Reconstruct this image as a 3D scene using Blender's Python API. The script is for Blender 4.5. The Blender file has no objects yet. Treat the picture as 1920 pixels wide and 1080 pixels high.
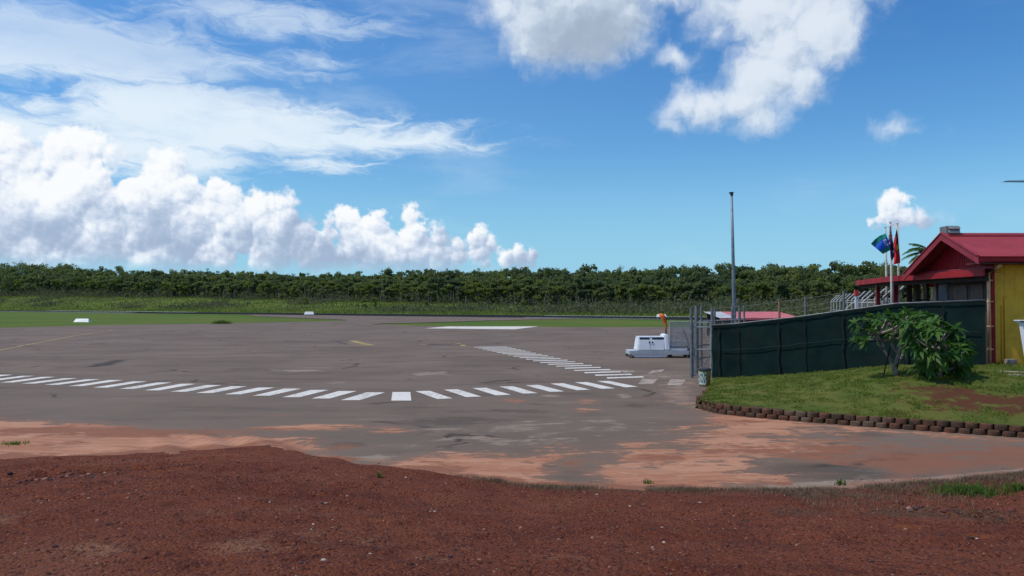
import bpy, bmesh, math, random
import numpy as np
from mathutils import Vector, Matrix, noise as mnoise
from mathutils.geometry import tessellate_polygon
random.seed(7); rng = np.random.default_rng(7)
R = math.radians
scene = bpy.context.scene
col = scene.collection
EYE = 2.5; F = 1450.0; HY = 572.0; CXP = 960.0

def at(px, py, z=0.0):
    """where the sight line through a photo point meets the level z"""
    d = (z - EYE) * F / (HY - py)
    return Vector(((px - CXP) / F * d, d, z))
def atd(px, py, d):
    return Vector(((px - CXP) / F * d, d, EYE + (HY - py) / F * d))
def az(px): return math.degrees(math.atan2(px - CXP, F))
def el(px, py): return math.degrees(math.atan2(HY - py, math.hypot(F, px - CXP)))

# ------------------------------------------------------------------ naming
def tag(o, label=None, cat=None, group=None, kind=None):
    if label: o['label'] = label
    if cat: o['category'] = cat
    if group: o['group'] = group
    if kind: o['kind'] = kind
    return o
def empty(name, loc=(0, 0, 0), rz=0, label=None, cat=None, group=None):
    o = bpy.data.objects.new(name, None); col.objects.link(o)
    o.location = loc; o.rotation_euler = (0, 0, rz); o.empty_display_size = .2
    return tag(o, label, cat, group)
def link(name, me, mats, parent=None, smooth=False):
    o = bpy.data.objects.new(name, me); col.objects.link(o)
    for m in (mats if isinstance(mats, (list, tuple)) else [mats]): me.materials.append(m)
    if smooth: me.polygons.foreach_set('use_smooth', [True] * len(me.polygons))
    if parent is not None: o.parent = parent
    return o
def arrays_mesh(name, V, Q, mi=None):
    """V (n,3), Q (m,k) constant-size faces"""
    V = np.asarray(V, np.float32); Q = np.asarray(Q, np.int32)
    me = bpy.data.meshes.new(name)
    me.vertices.add(len(V)); me.vertices.foreach_set('co', V.ravel())
    k = Q.shape[1]
    me.loops.add(Q.size); me.loops.foreach_set('vertex_index', Q.ravel())
    me.polygons.add(len(Q)); me.polygons.foreach_set('loop_start', np.arange(0, Q.size, k, dtype=np.int32))
    if mi is not None: me.polygons.foreach_set('material_index', np.asarray(mi, np.int32))
    me.update(calc_edges=True); me.validate()
    return me

class MB:
    def __init__(s): s.v = []; s.f = []; s.mi = []; s.m = 0
    def add(s, vs, fs):
        b = len(s.v); s.v += [tuple(v) for v in vs]
        for f in fs: s.f.append([i + b for i in f]); s.mi.append(s.m)
    def box(s, x0, x1, y0, y1, z0, z1):
        s.hexa([(x0,y0,z0),(x1,y0,z0),(x1,y1,z0),(x0,y1,z0)], [(x0,y0,z1),(x1,y0,z1),(x1,y1,z1),(x0,y1,z1)])
    def hexa(s, lo, hi):
        n = len(lo)
        s.add(list(lo) + list(hi), [list(range(n))[::-1], list(range(n, 2*n))] + [[i, (i+1) % n, n+(i+1) % n, n+i] for i in range(n)])
    def tube(s, pts, r, n=8, caps=True):
        pts = [Vector(p) for p in pts]
        if not hasattr(r, '__len__'): r = [r] * len(pts)
        ring = []; vs = []
        up = None
        for i, p in enumerate(pts):
            t = (pts[min(i+1, len(pts)-1)] - pts[max(i-1, 0)])
            if t.length < 1e-9: t = Vector((0, 0, 1))
            t.normalize()
            if up is None:
                a = Vector((0, 0, 1)) if abs(t.z) < .9 else Vector((1, 0, 0))
                up = t.cross(a).normalized()
            up = (up - t * up.dot(t)).normalized(); w = t.cross(up)
            for k in range(n):
                an = 2 * math.pi * k / n
                vs.append(p + (up * math.cos(an) + w * math.sin(an)) * r[i])
        fs = []
        for i in range(len(pts) - 1):
            for k in range(n):
                a = i*n + k; b = i*n + (k+1) % n
                fs.append([a, b, b+n, a+n])
        if caps: fs.append(list(range(n))[::-1]); fs.append([len(vs)-n+k for k in range(n)])
        s.add(vs, fs)
    def quad(s, a, b, c, d): s.add([a, b, c, d], [[0, 1, 2, 3]])
    def bar(s, a, b, w, h):
        a = Vector(a); b = Vector(b); t = (b-a).normalized()
        u = t.cross(Vector((0, 0, 1)))
        if u.length < 1e-4: u = Vector((1, 0, 0))
        u.normalize(); v = u.cross(t)
        lo = [a + u*w/2*i + v*h/2*j for i, j in ((-1,-1),(1,-1),(1,1),(-1,1))]
        hi = [p + (b-a) for p in lo]
        s.hexa(lo, hi)
    def build(s, name, mats, parent=None, smooth=False, bevel=0, loc=None):
        me = bpy.data.meshes.new(name); me.from_pydata(s.v, [], s.f)
        me.polygons.foreach_set('material_index', s.mi); me.update()
        if bevel:
            bm = bmesh.new(); bm.from_mesh(me)
            bmesh.ops.recalc_face_normals(bm, faces=bm.faces)
            es = [e for e in bm.edges if len(e.link_faces) == 2 and e.calc_face_angle(0) > .5]
            bmesh.ops.bevel(bm, geom=es, offset=bevel, segments=2, affect='EDGES', clamp_overlap=True)
            bm.to_mesh(me); bm.free()
        o = link(name, me, mats, parent, smooth)
        if loc is not None: o.location = loc
        return o

# ------------------------------------------------------------------ materials
class NT:
    dim = '3D'
    def __init__(s, nt): s.t = nt; s.n = nt.nodes; s.l = nt.links
    def new(s, typ, **kw):
        n = s.n.new(typ)
        for k, v in kw.items(): setattr(n, k, v)
        return n
    def put(s, sock, v):
        if v is None: return
        if isinstance(v, bpy.types.NodeSocket): s.l.new(v, sock)
        elif isinstance(v, (tuple, list)) and len(v) == 3 and sock.type == 'RGBA': sock.default_value = (*v, 1)
        else: sock.default_value = v
    def m(s, op, a, b=None, c=None, clamp=False):
        n = s.new('ShaderNodeMath', operation=op); n.use_clamp = clamp
        for i, v in enumerate((a, b, c)):
            if v is not None: s.put(n.inputs[i], v)
        return n.outputs[0]
    def vm(s, op, a, b=None, out=0):
        n = s.new('ShaderNodeVectorMath', operation=op)
        s.put(n.inputs[0], a)
        if b is not None: s.put(n.inputs[1], b)
        return n.outputs[out]
    def mix(s, f, a, b, blend='MIX'):
        n = s.new('ShaderNodeMix', data_type='RGBA', blend_type=blend)
        s.put(n.inputs[0], f); s.put(n.inputs[6], a); s.put(n.inputs[7], b)
        return n.outputs[2]
    def noise(s, vec, scale, detail=4, rough=.55, dist=0, out=0):
        n = s.new('ShaderNodeTexNoise', noise_dimensions=s.dim)
        s.put(n.inputs['Vector'], vec); s.put(n.inputs['Scale'], scale)
        n.inputs['Detail'].default_value = detail; n.inputs['Roughness'].default_value = rough
        n.inputs['Distortion'].default_value = dist
        return n.outputs[out]
    def step(s, v, a, b, lo=0., hi=1.):
        n = s.new('ShaderNodeMapRange', interpolation_type='SMOOTHSTEP')
        s.put(n.inputs[0], v); s.put(n.inputs[1], a); s.put(n.inputs[2], b); s.put(n.inputs[3], lo); s.put(n.inputs[4], hi)
        return n.outputs[0]
    def lin(s, v, a, b, lo=0., hi=1.):
        n = s.new('ShaderNodeMapRange')
        s.put(n.inputs[0], v); s.put(n.inputs[1], a); s.put(n.inputs[2], b); s.put(n.inputs[3], lo); s.put(n.inputs[4], hi)
        return n.outputs[0]
    def sep(s, v):
        n = s.new('ShaderNodeSeparateXYZ'); s.put(n.inputs[0], v); return n.outputs
    def comb(s, x, y, z):
        n = s.new('ShaderNodeCombineXYZ')
        for i, v in enumerate((x, y, z)): s.put(n.inputs[i], v)
        return n.outputs[0]
    def bump(s, h, strength=.3, dist=.02, normal=None):
        n = s.new('ShaderNodeBump'); n.inputs['Strength'].default_value = strength; n.inputs['Distance'].default_value = dist
        s.put(n.inputs['Height'], h)
        if normal is not None: s.put(n.inputs['Normal'], normal)
        return n.outputs[0]

def new_mat(name):
    m = bpy.data.materials.new(name); m.use_nodes = True
    t = NT(m.node_tree); b = m.node_tree.nodes['Principled BSDF']
    return m, t, b
def mat(name, c, rough=.6, c2=None, scale=3., metal=0., bump=0., bscale=40., spec=.4, dirt=None, dscale=1.5, damt=.5, coord='Object', stretch=None):
    """painted, stained or weathered surface: two tones, optional dirt colour and fine relief"""
    m, t, b = new_mat(name)
    tc = t.new('ShaderNodeTexCoord').outputs[coord]
    if stretch: tc = t.vm('MULTIPLY', tc, stretch)
    c2 = c2 or tuple(x * .8 for x in c)
    base = t.mix(t.step(t.noise(tc, scale, 5, .6), .35, .68), c, c2)
    if dirt: base = t.mix(t.m('MULTIPLY', t.step(t.noise(tc, dscale, 7, .68), .48, .7), damt), base, dirt)
    t.put(b.inputs['Base Color'], base)
    t.put(b.inputs['Roughness'], t.lin(t.noise(tc, scale*2, 4), .3, .7, max(rough-.08, 0), min(rough+.08, 1)))
    b.inputs['Metallic'].default_value = metal; b.inputs['Specular IOR Level'].default_value = spec
    if bump: t.put(b.inputs['Normal'], t.bump(t.noise(tc, bscale, 4), bump, .01))
    return m
def leaf_mat(name, c1, c2, scale=.15, transl=.3, rough=.55, spec=.25, c3=None):
    m, t, b = new_mat(name)
    p = t.new('ShaderNodeNewGeometry').outputs['Position']
    oi = t.new('ShaderNodeObjectInfo').outputs['Random']
    f = t.m('ADD', t.step(t.noise(p, scale, 3, .5), .36, .62), t.m('MULTIPLY', t.m('SUBTRACT', oi, .5), .5), clamp=True)
    c = t.mix(f, c1, c2)
    if c3: c = t.mix(t.step(t.noise(p, scale*2.7, 2, .5), .6, .7), c, c3)
    c = t.mix(t.m('MULTIPLY', t.noise(p, scale*30, 2), .4), c, tuple(x*.45 for x in c1))
    t.put(b.inputs['Base Color'], c); b.inputs['Roughness'].default_value = rough; b.inputs['Specular IOR Level'].default_value = spec
    tr = t.new('ShaderNodeBsdfTranslucent'); t.put(tr.inputs[0], t.mix(.5, c, tuple(min(1, x*2) for x in c2)))
    mx = t.new('ShaderNodeMixShader'); mx.inputs[0].default_value = transl
    t.l.new(b.outputs[0], mx.inputs[1]); t.l.new(tr.outputs[0], mx.inputs[2])
    t.l.new(mx.outputs[0], t.n['Material Output'].inputs[0])
    return m

M = {}
M['galv'] = mat('galvanised_steel', (.20, .21, .22), .5, (.13, .135, .14), 6, .35, dirt=(.10, .07, .05), damt=.5)
M['galv_light'] = mat('pale_galvanised_steel', (.42, .43, .43), .5, (.3, .31, .31), 6, .2)
M['pole'] = mat('weathered_pole_steel', (.19, .22, .25), .5, (.14, .165, .19), 3, .3)
M['wire'] = mat('fence_wire', (.2, .2, .2), .5, (.13, .13, .13), 6, .4)
M['cloth'] = mat('green_shade_cloth', (.0045, .020, .018), .9, (.003, .013, .013), 1.2, dirt=(.022, .020, .015), damt=.4, bump=.4, bscale=90, spec=.15)
M['red_paint'] = mat('red_paint', (.36, .016, .020), .5, (.27, .012, .02), 2, dirt=(.16, .012, .014), damt=.4, spec=.2)
M['red_dark'] = mat('maroon_paint', (.13, .008, .012), .45, (.09, .006, .01), 3)
M['white_paint'] = mat('white_enamel', (.74, .76, .77), .35, (.66, .68, .69), 1.5, dirt=(.35, .28, .2), damt=.35, dscale=3, spec=.5)
M['white_plastic'] = mat('white_plastic', (.78, .80, .84), .4, (.72, .74, .78), 2, dirt=(.4, .3, .22), damt=.15)
M['cream'] = mat('cream_pipe', (.80, .50, .27), .5, (.70, .42, .22), 4, dirt=(.22, .1, .05), damt=.4)
M['black'] = mat('black_rubber', (.012, .012, .012), .75, (.02, .02, .02), 8)
M['dark'] = mat('dark_recess', (.02, .021, .024), .6, (.03, .03, .03), 5)
M['orange'] = mat('orange_vinyl', (.75, .16, .02), .5, (.6, .11, .015), 9)
M['concrete'] = mat('concrete', (.30, .27, .24), .9, (.2, .17, .15), 5, bump=.4, dirt=(.15, .08, .05), damt=.5)
M['glass'] = mat('window_glass', (.03, .04, .055), .08, (.035, .045, .06), 1, spec=.9)
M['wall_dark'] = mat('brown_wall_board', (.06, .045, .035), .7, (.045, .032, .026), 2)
M['timber'] = mat('dark_timber', (.035, .022, .014), .9, (.02, .014, .01), 8, bump=.5)
M['bark_pale'] = mat('pale_bark', (.36, .31, .26), .85, (.15, .12, .10), 9, bump=.5)
M['bark'] = mat('grey_bark', (.24, .215, .19), .9, (.12, .11, .10), .8, bump=.5, bscale=6)

# corrugated roof sheet and ribbed cladding: real relief is modelled, the colour weathers
M['roof_red'] = mat('red_roof_sheet', (.30, .032, .042), .5, (.24, .025, .034), 1.3, dirt=(.34, .08, .08), damt=.35, spec=.35)
M['roof_pink'] = mat('faded_red_roof_sheet', (.52, .13, .14), .5, (.42, .10, .11), 2, spec=.4)
M['yellow'] = mat('yellow_wall_paint', (.93, .50, .04), .55, (.80, .42, .03), 1.0, dirt=(.40, .19, .03), damt=.45, dscale=.8, spec=.3, bump=.08, bscale=12)

# ------------------------------------------------------------------ ground surfaces
def poly_sd(P, poly):
    """signed distance (m) of points P (n,2) to polygon, positive inside"""
    poly = np.asarray(poly, float); x, y = P[:, 0], P[:, 1]
    d = np.full(len(P), 1e9); ins = np.zeros(len(P), bool)
    n = len(poly)
    for i in range(n):
        a = poly[i]; b = poly[(i+1) % n]; ab = b - a
        t = np.clip(((x-a[0])*ab[0] + (y-a[1])*ab[1]) / (ab @ ab + 1e-12), 0, 1)
        d = np.minimum(d, np.hypot(x-a[0]-t*ab[0], y-a[1]-t*ab[1]))
        if abs(ab[1]) > 1e-12:
            c = ((a[1] > y) != (b[1] > y)) & (x < ab[0]*(y-a[1])/ab[1] + a[0])
            ins ^= c
    return np.where(ins, d, -d)
def gp(pts, z=0.): return [tuple(at(px, py, z).xy) for px, py in pts]
def soft(P, pts, w=.35):
    return np.clip(poly_sd(P, gp(pts)) / w * .5 + .5, 0, 1)
def vnoise(x, y, s, seed=0.):
    """cheap smooth value noise, vectorised"""
    x = np.asarray(x)*s + seed*17.3; y = np.asarray(y)*s - seed*9.1
    xi = np.floor(x); yi = np.floor(y); fx = x-xi; fy = y-yi
    fx = fx*fx*(3-2*fx); fy = fy*fy*(3-2*fy)
    def h(a, b):
        v = np.sin(a*127.1 + b*311.7 + seed*74.7)*43758.5453
        return v - np.floor(v)
    return (h(xi, yi)*(1-fx) + h(xi+1, yi)*fx)*(1-fy) + (h(xi, yi+1)*(1-fx) + h(xi+1, yi+1)*fx)*fy
def fbm(x, y, s, o=4, seed=0.):
    r = 0; a = .5; t = 0
    for i in range(o):
        r = r + a*vnoise(x, y, s*2**i, seed+i*3.7); t += a; a *= .55
    return r / t
def sm(x, a, b):
    t = np.clip((np.asarray(x, float)-a)/(b-a), 0, 1); return t*t*(3-2*t)
def set_mask(me, name, A):
    a = me.color_attributes.new(name, 'FLOAT_COLOR', 'POINT')
    a.data.foreach_set('color', np.asarray(A, np.float32).ravel())
def grid_mesh(name, xs, ys, zf):
    X, Y = np.meshgrid(xs, ys); Z = zf(X, Y)
    V = np.stack([X, Y, Z], -1).reshape(-1, 3); nx, ny = len(xs), len(ys)
    i = np.arange(nx*ny).reshape(ny, nx)
    Q = np.stack([i[:-1, :-1], i[:-1, 1:], i[1:, 1:], i[1:, :-1]], -1).reshape(-1, 4)
    return V, Q

# runway frame: s = metres beyond its near edge, a = metres along it (towards the left)
RW = (23., 139.4); RT = (-.808, .589); RN = (.589, .808)
def rs(x, y): return (x-RW[0])*RN[0] + (y-RW[1])*RN[1]
def ra(x, y): return (x-RW[0])*RT[0] + (y-RW[1])*RT[1]
def rw(s, a): return (RW[0]+RN[0]*s+RT[0]*a, RW[1]+RN[1]*s+RT[1]*a)
TA = [-900, -150, 55, 204, 420, 900]; TZ = [2, 1.5, .9, 5.0, 8.6, 9.5]; TS = [115, 115, 115, 102, 84, 80]
def sfence(u): return (6.9+6.2*u, 26.66-5.26*u)
def fz(u):
    return np.interp(u, [0, .1, .35, .72, 1, 1.4], [0., .06, .30, .74, .83, .84])
PA = np.array((10.3, 24.4)); PB = np.array((22., 64.))
def terrain(x, y):
    s = rs(x, y); a = ra(x, y)
    Z = np.interp(a, TA, TZ); T = np.interp(a, TA, TS)
    z = -.06 + Z*sm(s, 33, T)*.93 + np.clip(s-T, 0, 140)*.05
    z = z + (fbm(x, y, .05, 3)-.5)*1.0*sm(s, 40, 90)
    ab = (PB-PA)/np.linalg.norm(PB-PA)
    q = (x-PA[0])*ab[1] - (y-PA[1])*ab[0]
    z = z + .82*sm(q, 0, 3.5)*sm(-s, 10, 40)*sm(y, 15.5, 21)
    return z
def tz(x, y): return float(terrain(np.array([x]), np.array([y]))[0])

def axis(segs):
    out = []
    for a, b, n in segs: out += list(np.linspace(a, b, n, endpoint=False))
    out.append(segs[-1][1]); return np.array(out)
gx = axis([(-4000, -600, 18), (-600, -100, 100), (-100, 100, 100), (100, 500, 60), (500, 4000, 18)])
gy = axis([(-300, 0, 10), (0, 100, 40), (100, 600, 130), (600, 5000, 24)])
V, Q = grid_mesh('ground', gx, gy, terrain)
s = rs(V[:, 0], V[:, 1])
bare = 1-sm(np.hypot(V[:, 0], V[:, 1]-5), 30, 60)
rough = sm(s, 48, 60)
me = arrays_mesh('ground', V, Q); set_mask(me, 'mask', np.stack([bare, rough, bare*0, bare*0], -1))
m, t, b = new_mat('airfield_grass')
P = t.new('ShaderNodeNewGeometry').outputs['Position']
at_ = t.new('ShaderNodeAttribute', attribute_name='mask').outputs['Color']
sp = t.new('ShaderNodeSeparateColor'); t.put(sp.inputs[0], at_)
g = t.mix(t.step(t.noise(P, .05, 5, .6), .38, .62), (.085, .155, .026), (.14, .175, .034))
g = t.mix(t.step(t.noise(P, .35, 6, .7), .5, .75), g, (.13, .12, .04))
g = t.mix(t.m('MULTIPLY', t.step(t.noise(t.vm('MULTIPLY', P, (.4, 1., 1.)), .12, 6, .7), .60, .68), .7), g, (.13, .06, .03))
r_ = t.mix(t.step(t.noise(P, .03, 5, .65), .42, .58), (.15, .195, .040), (.10, .115, .050))
g = t.mix(sp.outputs[1], g, r_)
g = t.mix(t.m('MULTIPLY', t.noise(P, 4, 4, .7), .45), g, (.03, .045, .012))
g = t.mix(sp.outputs[0], g, (.16, .055, .035))
t.put(b.inputs['Base Color'], g); b.inputs['Roughness'].default_value = 1; b.inputs['Specular IOR Level'].default_value = .1
t.put(b.inputs['Normal'], t.bump(t.noise(P, 1.5, 6, .7), .8, .3))
tag(link('ground', me, m, smooth=True), kind='structure')

# ---- apron: near part is a fine grid that carries the stain masks, far part one sheet
def asphalt_material():
    m, t, b = new_mat('worn_apron_asphalt')
    P = t.new('ShaderNodeNewGeometry').outputs['Position']
    sp = t.new('ShaderNodeSeparateColor'); at_ = t.new('ShaderNodeAttribute', attribute_name='mask'); t.put(sp.inputs[0], at_.outputs['Color'])
    sand, rust, dark = sp.outputs; light = at_.outputs['Alpha']
    Y = t.sep(P)[1]
    c = t.mix(t.step(t.noise(P, .16, 6, .62, .4), .36, .64), (.140, .103, .080), (.180, .134, .105))
    c = t.mix(t.m('MULTIPLY', t.step(t.noise(t.vm('MULTIPLY', P, (.35, 1.3, 1)), .55, 7, .7, .6), .50, .70), .55), c, (.050, .040, .034))
    c = t.mix(t.m('MULTIPLY', t.step(t.noise(t.vm('MULTIPLY', P, (.5, 1.2, 1)), .33, 8, .72, .3), .56, .70), .5), c, (.27, .20, .155))
    c = t.mix(t.step(Y, 13, 33, .35, 0), c, (.125, .096, .070))
    spk = t.noise(P, 42, 3, .7)
    c = t.mix(t.step(spk, .55, .75, 0, .45), c, (.27, .24, .21))
    c = t.mix(t.step(spk, .45, .28, 0, .55), c, (.03, .028, .026))
    # cracks
    vo = t.new('ShaderNodeTexVoronoi', feature='DISTANCE_TO_EDGE'); vo.inputs['Scale'].default_value = .19
    wp = t.vm('ADD', P, t.vm('MULTIPLY', t.noise(P, .9, 5, .6, 0, 1), (1.5, 1.5, 0)))
    t.put(vo.inputs['Vector'], wp)
    cr = t.m('MULTIPLY', t.step(vo.outputs[0], .018, .004), t.step(t.noise(P, .25, 2), .52, .6))
    c = t.mix(t.m('MULTIPLY', cr, .75), c, (.025, .02, .018))
    n1 = t.noise(P, 1.1, 9, .68, .5); n2 = t.noise(t.vm('MULTIPLY', P, (.45, 1.5, 1)), 1.6, 8, .7, .8)
    nn = t.m('SUBTRACT', t.m('ADD', n1, n2), 1.0)
    def th(k, amp, a=.38, b_=.62): return t.step(t.m('ADD', k, t.m('MULTIPLY', nn, amp)), a, b_)
    c = t.mix(t.m('MULTIPLY', th(light, 1.3), .65), c, (.33, .26, .20))
    c = t.mix(t.m('MULTIPLY', th(dark, 1.6), .62), c, (.070, .054, .044))
    sc = t.mix(t.step(t.noise(t.vm('MULTIPLY', P, (.4, 1.6, 1)), .9, 8, .7, 1.2), .40, .62), (.43, .215, .130), (.33, .140, .078))
    sc = t.mix(t.m('MULTIPLY', t.step(t.noise(P, 3.5, 8, .75, 1), .5, .72), .5), sc, (.53, .33, .22))
    sc = t.mix(t.step(t.noise(P, 60, 3, .7), .6, .8, 0, .3), sc, (.2, .08, .05))
    rc = t.mix(t.noise(P, 2.5, 7, .7), (.20, .068, .036), (.25, .11, .065))
    c = t.mix(t.m('MULTIPLY', th(rust, 1.8, .30, .95), .85), c, rc)
    nf = t.m('SUBTRACT', t.noise(t.vm('MULTIPLY', P, (.55, 1.4, 1)), 5, 6, .7), .5)
    c = t.mix(t.m('MULTIPLY', t.step(t.m('ADD', sand, t.m('MULTIPLY', nn, 1.1)), -.05, .65), .62), c, t.mix(t.noise(P, 2.2, 6, .7), (.25, .135, .088), (.19, .115, .08)))
    ss = t.step(t.m('ADD', t.m('ADD', sand, t.m('MULTIPLY', nn, 1.7)), t.m('MULTIPLY', nf, 1.1)), .40, .60)
    ss = t.m('MULTIPLY', ss, t.step(t.noise(t.vm('MULTIPLY', P, (.35, 1.6, 1)), 1.9, 7, .72, 1.), .30, .46, .35, 1))
    c = t.mix(ss, c, t.mix(t.m('MULTIPLY', th(rust, 2.4, .35, .75), .9), sc, rc))
    t.put(b.inputs['Base Color'], c); b.inputs['Roughness'].default_value = .93; b.inputs['Specular IOR Level'].default_value = .2
    h = t.m('ADD', t.m('MULTIPLY', spk, .25), t.m('MULTIPLY', ss, .6)); h = t.m('ADD', h, t.m('MULTIPLY', n2, .5)); h = t.m('SUBTRACT', h, cr)
    t.put(b.inputs['Normal'], t.bump(h, .55, .03))
    return m
M['apron'] = asphalt_material()
DIRT = [(-500,862),(-200,858),(0,856),(200,853),(330,843),(480,835),(520,833),(560,842),(620,858),(680,868),(780,877),(900,890),(1000,905),(1100,909),(1200,913),(1400,914),(1560,912),(1700,901),(1800,893),(1920,881),(2300,850)]
DW = [at(px, py).xy for px, py in DIRT]
dwx = np.array([p.x for p in DW]); dwy = np.array([p.y for p in DW])
xs = np.arange(-32, 32.01, .16); ys = np.arange(6, 30.01, .12); ys = np.append(ys[ys < 29.99], 30.)
V, Q = grid_mesh('a', xs, ys, lambda X, Y: X*0 + 0.)
PP = V[:, :2]
sand = np.zeros(len(V)); rust = sand.copy(); dark = sand.copy(); light = sand.copy()
S1 = [(-400,780),(0,790),(100,793),(200,799),(300,806),(400,812),(500,818),(570,828),(600,842),(640,862),(600,900),(-400,900)]
S2 = [(620,860),(700,870),(740,862),(800,854),(860,852),(950,854),(1010,856),(1022,868),(1010,880),(1060,905),(1000,930),(640,930)]
S3 = [(1110,880),(1150,862),(1190,850),(1150,848),(1060,858),(1045,852),(1100,842),(1190,843),(1260,838),(1300,820),(1330,796),(1320,772),(1420,780),(1520,792),(1570,800),(1500,812),(1400,820),(1560,826),(1620,834),(1560,846),(1450,858),(1400,866),(1395,880),(1425,893),(1420,930),(1110,930)]
S4 = [(1560,796),(1700,808),(1920,822),(2100,832),(2100,840),(1920,828),(1700,816),(1570,804)]
S5 = [(1240,716),(1300,716),(1310,765),(1270,760),(1235,738)]
S6 = [(1180,672),(1300,674),(1300,690),(1230,688),(1190,680)]
for S, w, k in ((S1,.8,1),(S2,.7,1),(S3,1.2,.95),(S4,.5,.8),(S5,.9,.36),(S6,.8,.36)): sand = np.maximum(sand, soft(PP, S, w)*k)
def blob(cx, cy, rx, ry, k, arr):
    c = at(cx, cy); ex = rx/F*c.y; ey = (at(cx, cy-ry).y - at(cx, cy+ry).y)/2
    r = np.sqrt(((PP[:, 0]-c.x)/ex)**2 + ((PP[:, 1]-c.y)/ey)**2)
    np.maximum(arr, np.clip(1.25-r*.75, 0, 1)*k, out=arr)
for a_ in ((1098,752,24,5,.62),(1093,768,30,5,.6),(1180,832,36,8,.62),(570,801,90,6,.68),(735,806,34,5,.62),(690,800,60,4,.5),(630,797,50,3,.5),(960,751,25,3,.5)): blob(*a_, sand)
for a_ in ((150,811,300,9,1),(420,811,150,8,.9),(60,836,160,5,.5),(1560,838,120,7,.8),(1700,850,260,26,.75),(1880,850,260,30,.75),(1350,846,130,12,.55),(1240,862,60,12,.6),(1080,872,40,12,.8),(640,838,35,10,.8),(1350,835,80,5,.6),(700,866,130,4,.5),(1400,790,60,4,.5)): blob(*a_, rust)
for a_ in ((1530,880,110,16,1),(1400,868,60,8,.8),(1200,836,50,8,.4),(1028,872,14,7,.9),(1080,884,40,8,.7),(650,832,40,6,.8),(750,848,25,5,.7),(850,790,120,10,.7),(940,770,120,5,.6),(400,716,150,4,.5),(1190,760,16,3,.9),(1150,700,80,4,.5),(1650,812,100,6,.7),(1480,822,80,3,.7),(500,640,60,4,.6),(530,655,60,3,.6),(1000,642,60,5,.6)): blob(*a_, dark)
for a_ in ((820,682,50,6,.75),(800,700,50,5,.6),(1030,742,30,3,.6),(560,694,60,4,.6),(640,718,30,3,.5),(1170,742,20,5,.6),(990,790,30,3,.5),(890,770,25,3,.5),(1240,704,80,4,.6),(1150,695,60,4,.6),(790,660,50,3,.4),(700,760,200,5,.35)): blob(*a_, light)
for S in ([(620,858),(720,845),(760,852),(740,866),(660,868)],): light = np.maximum(light, soft(PP, S, .3)*.7)
light = np.maximum(light, soft(PP, [(1420,908),(1560,899),(1700,896),(1920,876),(2100,862),(2100,874),(1920,884),(1700,904),(1560,915),(1420,918)], .1)*.95)
ed = PP[:, 1]-np.interp(PP[:, 0], dwx, dwy); rust = np.maximum(rust, np.clip(1.0-ed/.5, 0, 1)*.75)
rust = np.maximum(rust, soft(PP, [(1440,850),(1600,838),(1700,840),(1920,830),(2100,836),(2100,868),(1920,874),(1700,888),(1600,872),(1480,868)], .5)*.9)
light = np.maximum(light, soft(PP, [(700,775),(900,780),(1150,770),(1290,775),(1310,810),(1180,842),(1000,850),(760,850),(680,830)], 1.5)*.42)
light = np.maximum(light, soft(PP, S5, 1.0)*.75)
Zr = -.03*np.clip(1-np.abs(PP[:, 1]-np.interp(PP[:, 0], dwx, dwy))/1.5, 0, 1)*0
# tyre ridges pressed into the loose sand at the left
rid = soft(PP, S1, .5)
V[:, 2] += rid*(.012 + .035*np.sin(PP[:, 0]*7 + PP[:, 1]*5 + 2*fbm(PP[:, 0], PP[:, 1], .8))*sm(PP[:, 0], -7.5, -5.5)*sm(-PP[:, 0], 1.5, 3) + .018*fbm(PP[:, 0], PP[:, 1], 1.6))
V[:, 2] += np.maximum(soft(PP, S2, .5), soft(PP, S3, .7))*.02*fbm(PP[:, 0], PP[:, 1], 1.3, seed=3)
FAR = gp([(-300,622),(0,614.5),(200,609.5),(420,606),(540,604),(600,602.6),(650,600.6),(640,599.2),(600,597.6),(540,595.4),(480,592.6),(470,590.2)]) 
rn_pts = [rw(-.3, a) for a in (125, 80, 40, 10)]
FAR += rn_pts + gp([(1040,598.2),(900,601.5),(800,604.8),(720,606.6),(695,608),(780,610.6),(1000,613),(1340,613.6),(1500,622),(1700,642),(1900,680)]) + [(21.7, 30.), (-95., 30.)]
tri = tessellate_polygon([[Vector((x, y, 0)) for x, y in FAR]])
b0 = len(V)
V2 = np.array([(x, y, 0.) for x, y in FAR])
me = bpy.data.meshes.new('apron')
allV = np.vstack([V, V2]); nV = len(allV)
me.from_pydata(allV.tolist(), [], Q.tolist() + [[b0+i for i in tr] for tr in tri])
bm = bmesh.new(); bm.from_mesh(me); bmesh.ops.recalc_face_normals(bm, faces=bm.faces)
if sum(f.normal.z for f in bm.faces) < 0: bmesh.ops.reverse_faces(bm, faces=bm.faces)
for f in bm.faces:
    if f.normal.z < 0: f.normal_flip()
bm.to_mesh(me); bm.free()
A = np.zeros((nV, 4)); A[:b0] = np.stack([sand, rust, dark, light], -1)
set_mask(me, 'mask', A)
tag(link('apron', me, M['apron']), kind='structure')

# ---- runway
m, t, b = new_mat('dark_runway_asphalt')
P = t.new('ShaderNodeNewGeometry').outputs['Position']
c = t.mix(t.step(t.noise(P, .08, 5, .6), .35, .65), (.020, .022, .026), (.030, .032, .036))
t.put(b.inputs['Base Color'], c); b.inputs['Roughness'].default_value = 1; b.inputs['Specular IOR Level'].default_value = 0
mb = MB(); mb.quad(*[(*rw(s, a), .006) for s, a in ((0, -300), (30, -300), (30, 900), (0, 900))][::-1])
tag(mb.build('runway', m), kind='structure')

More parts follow.
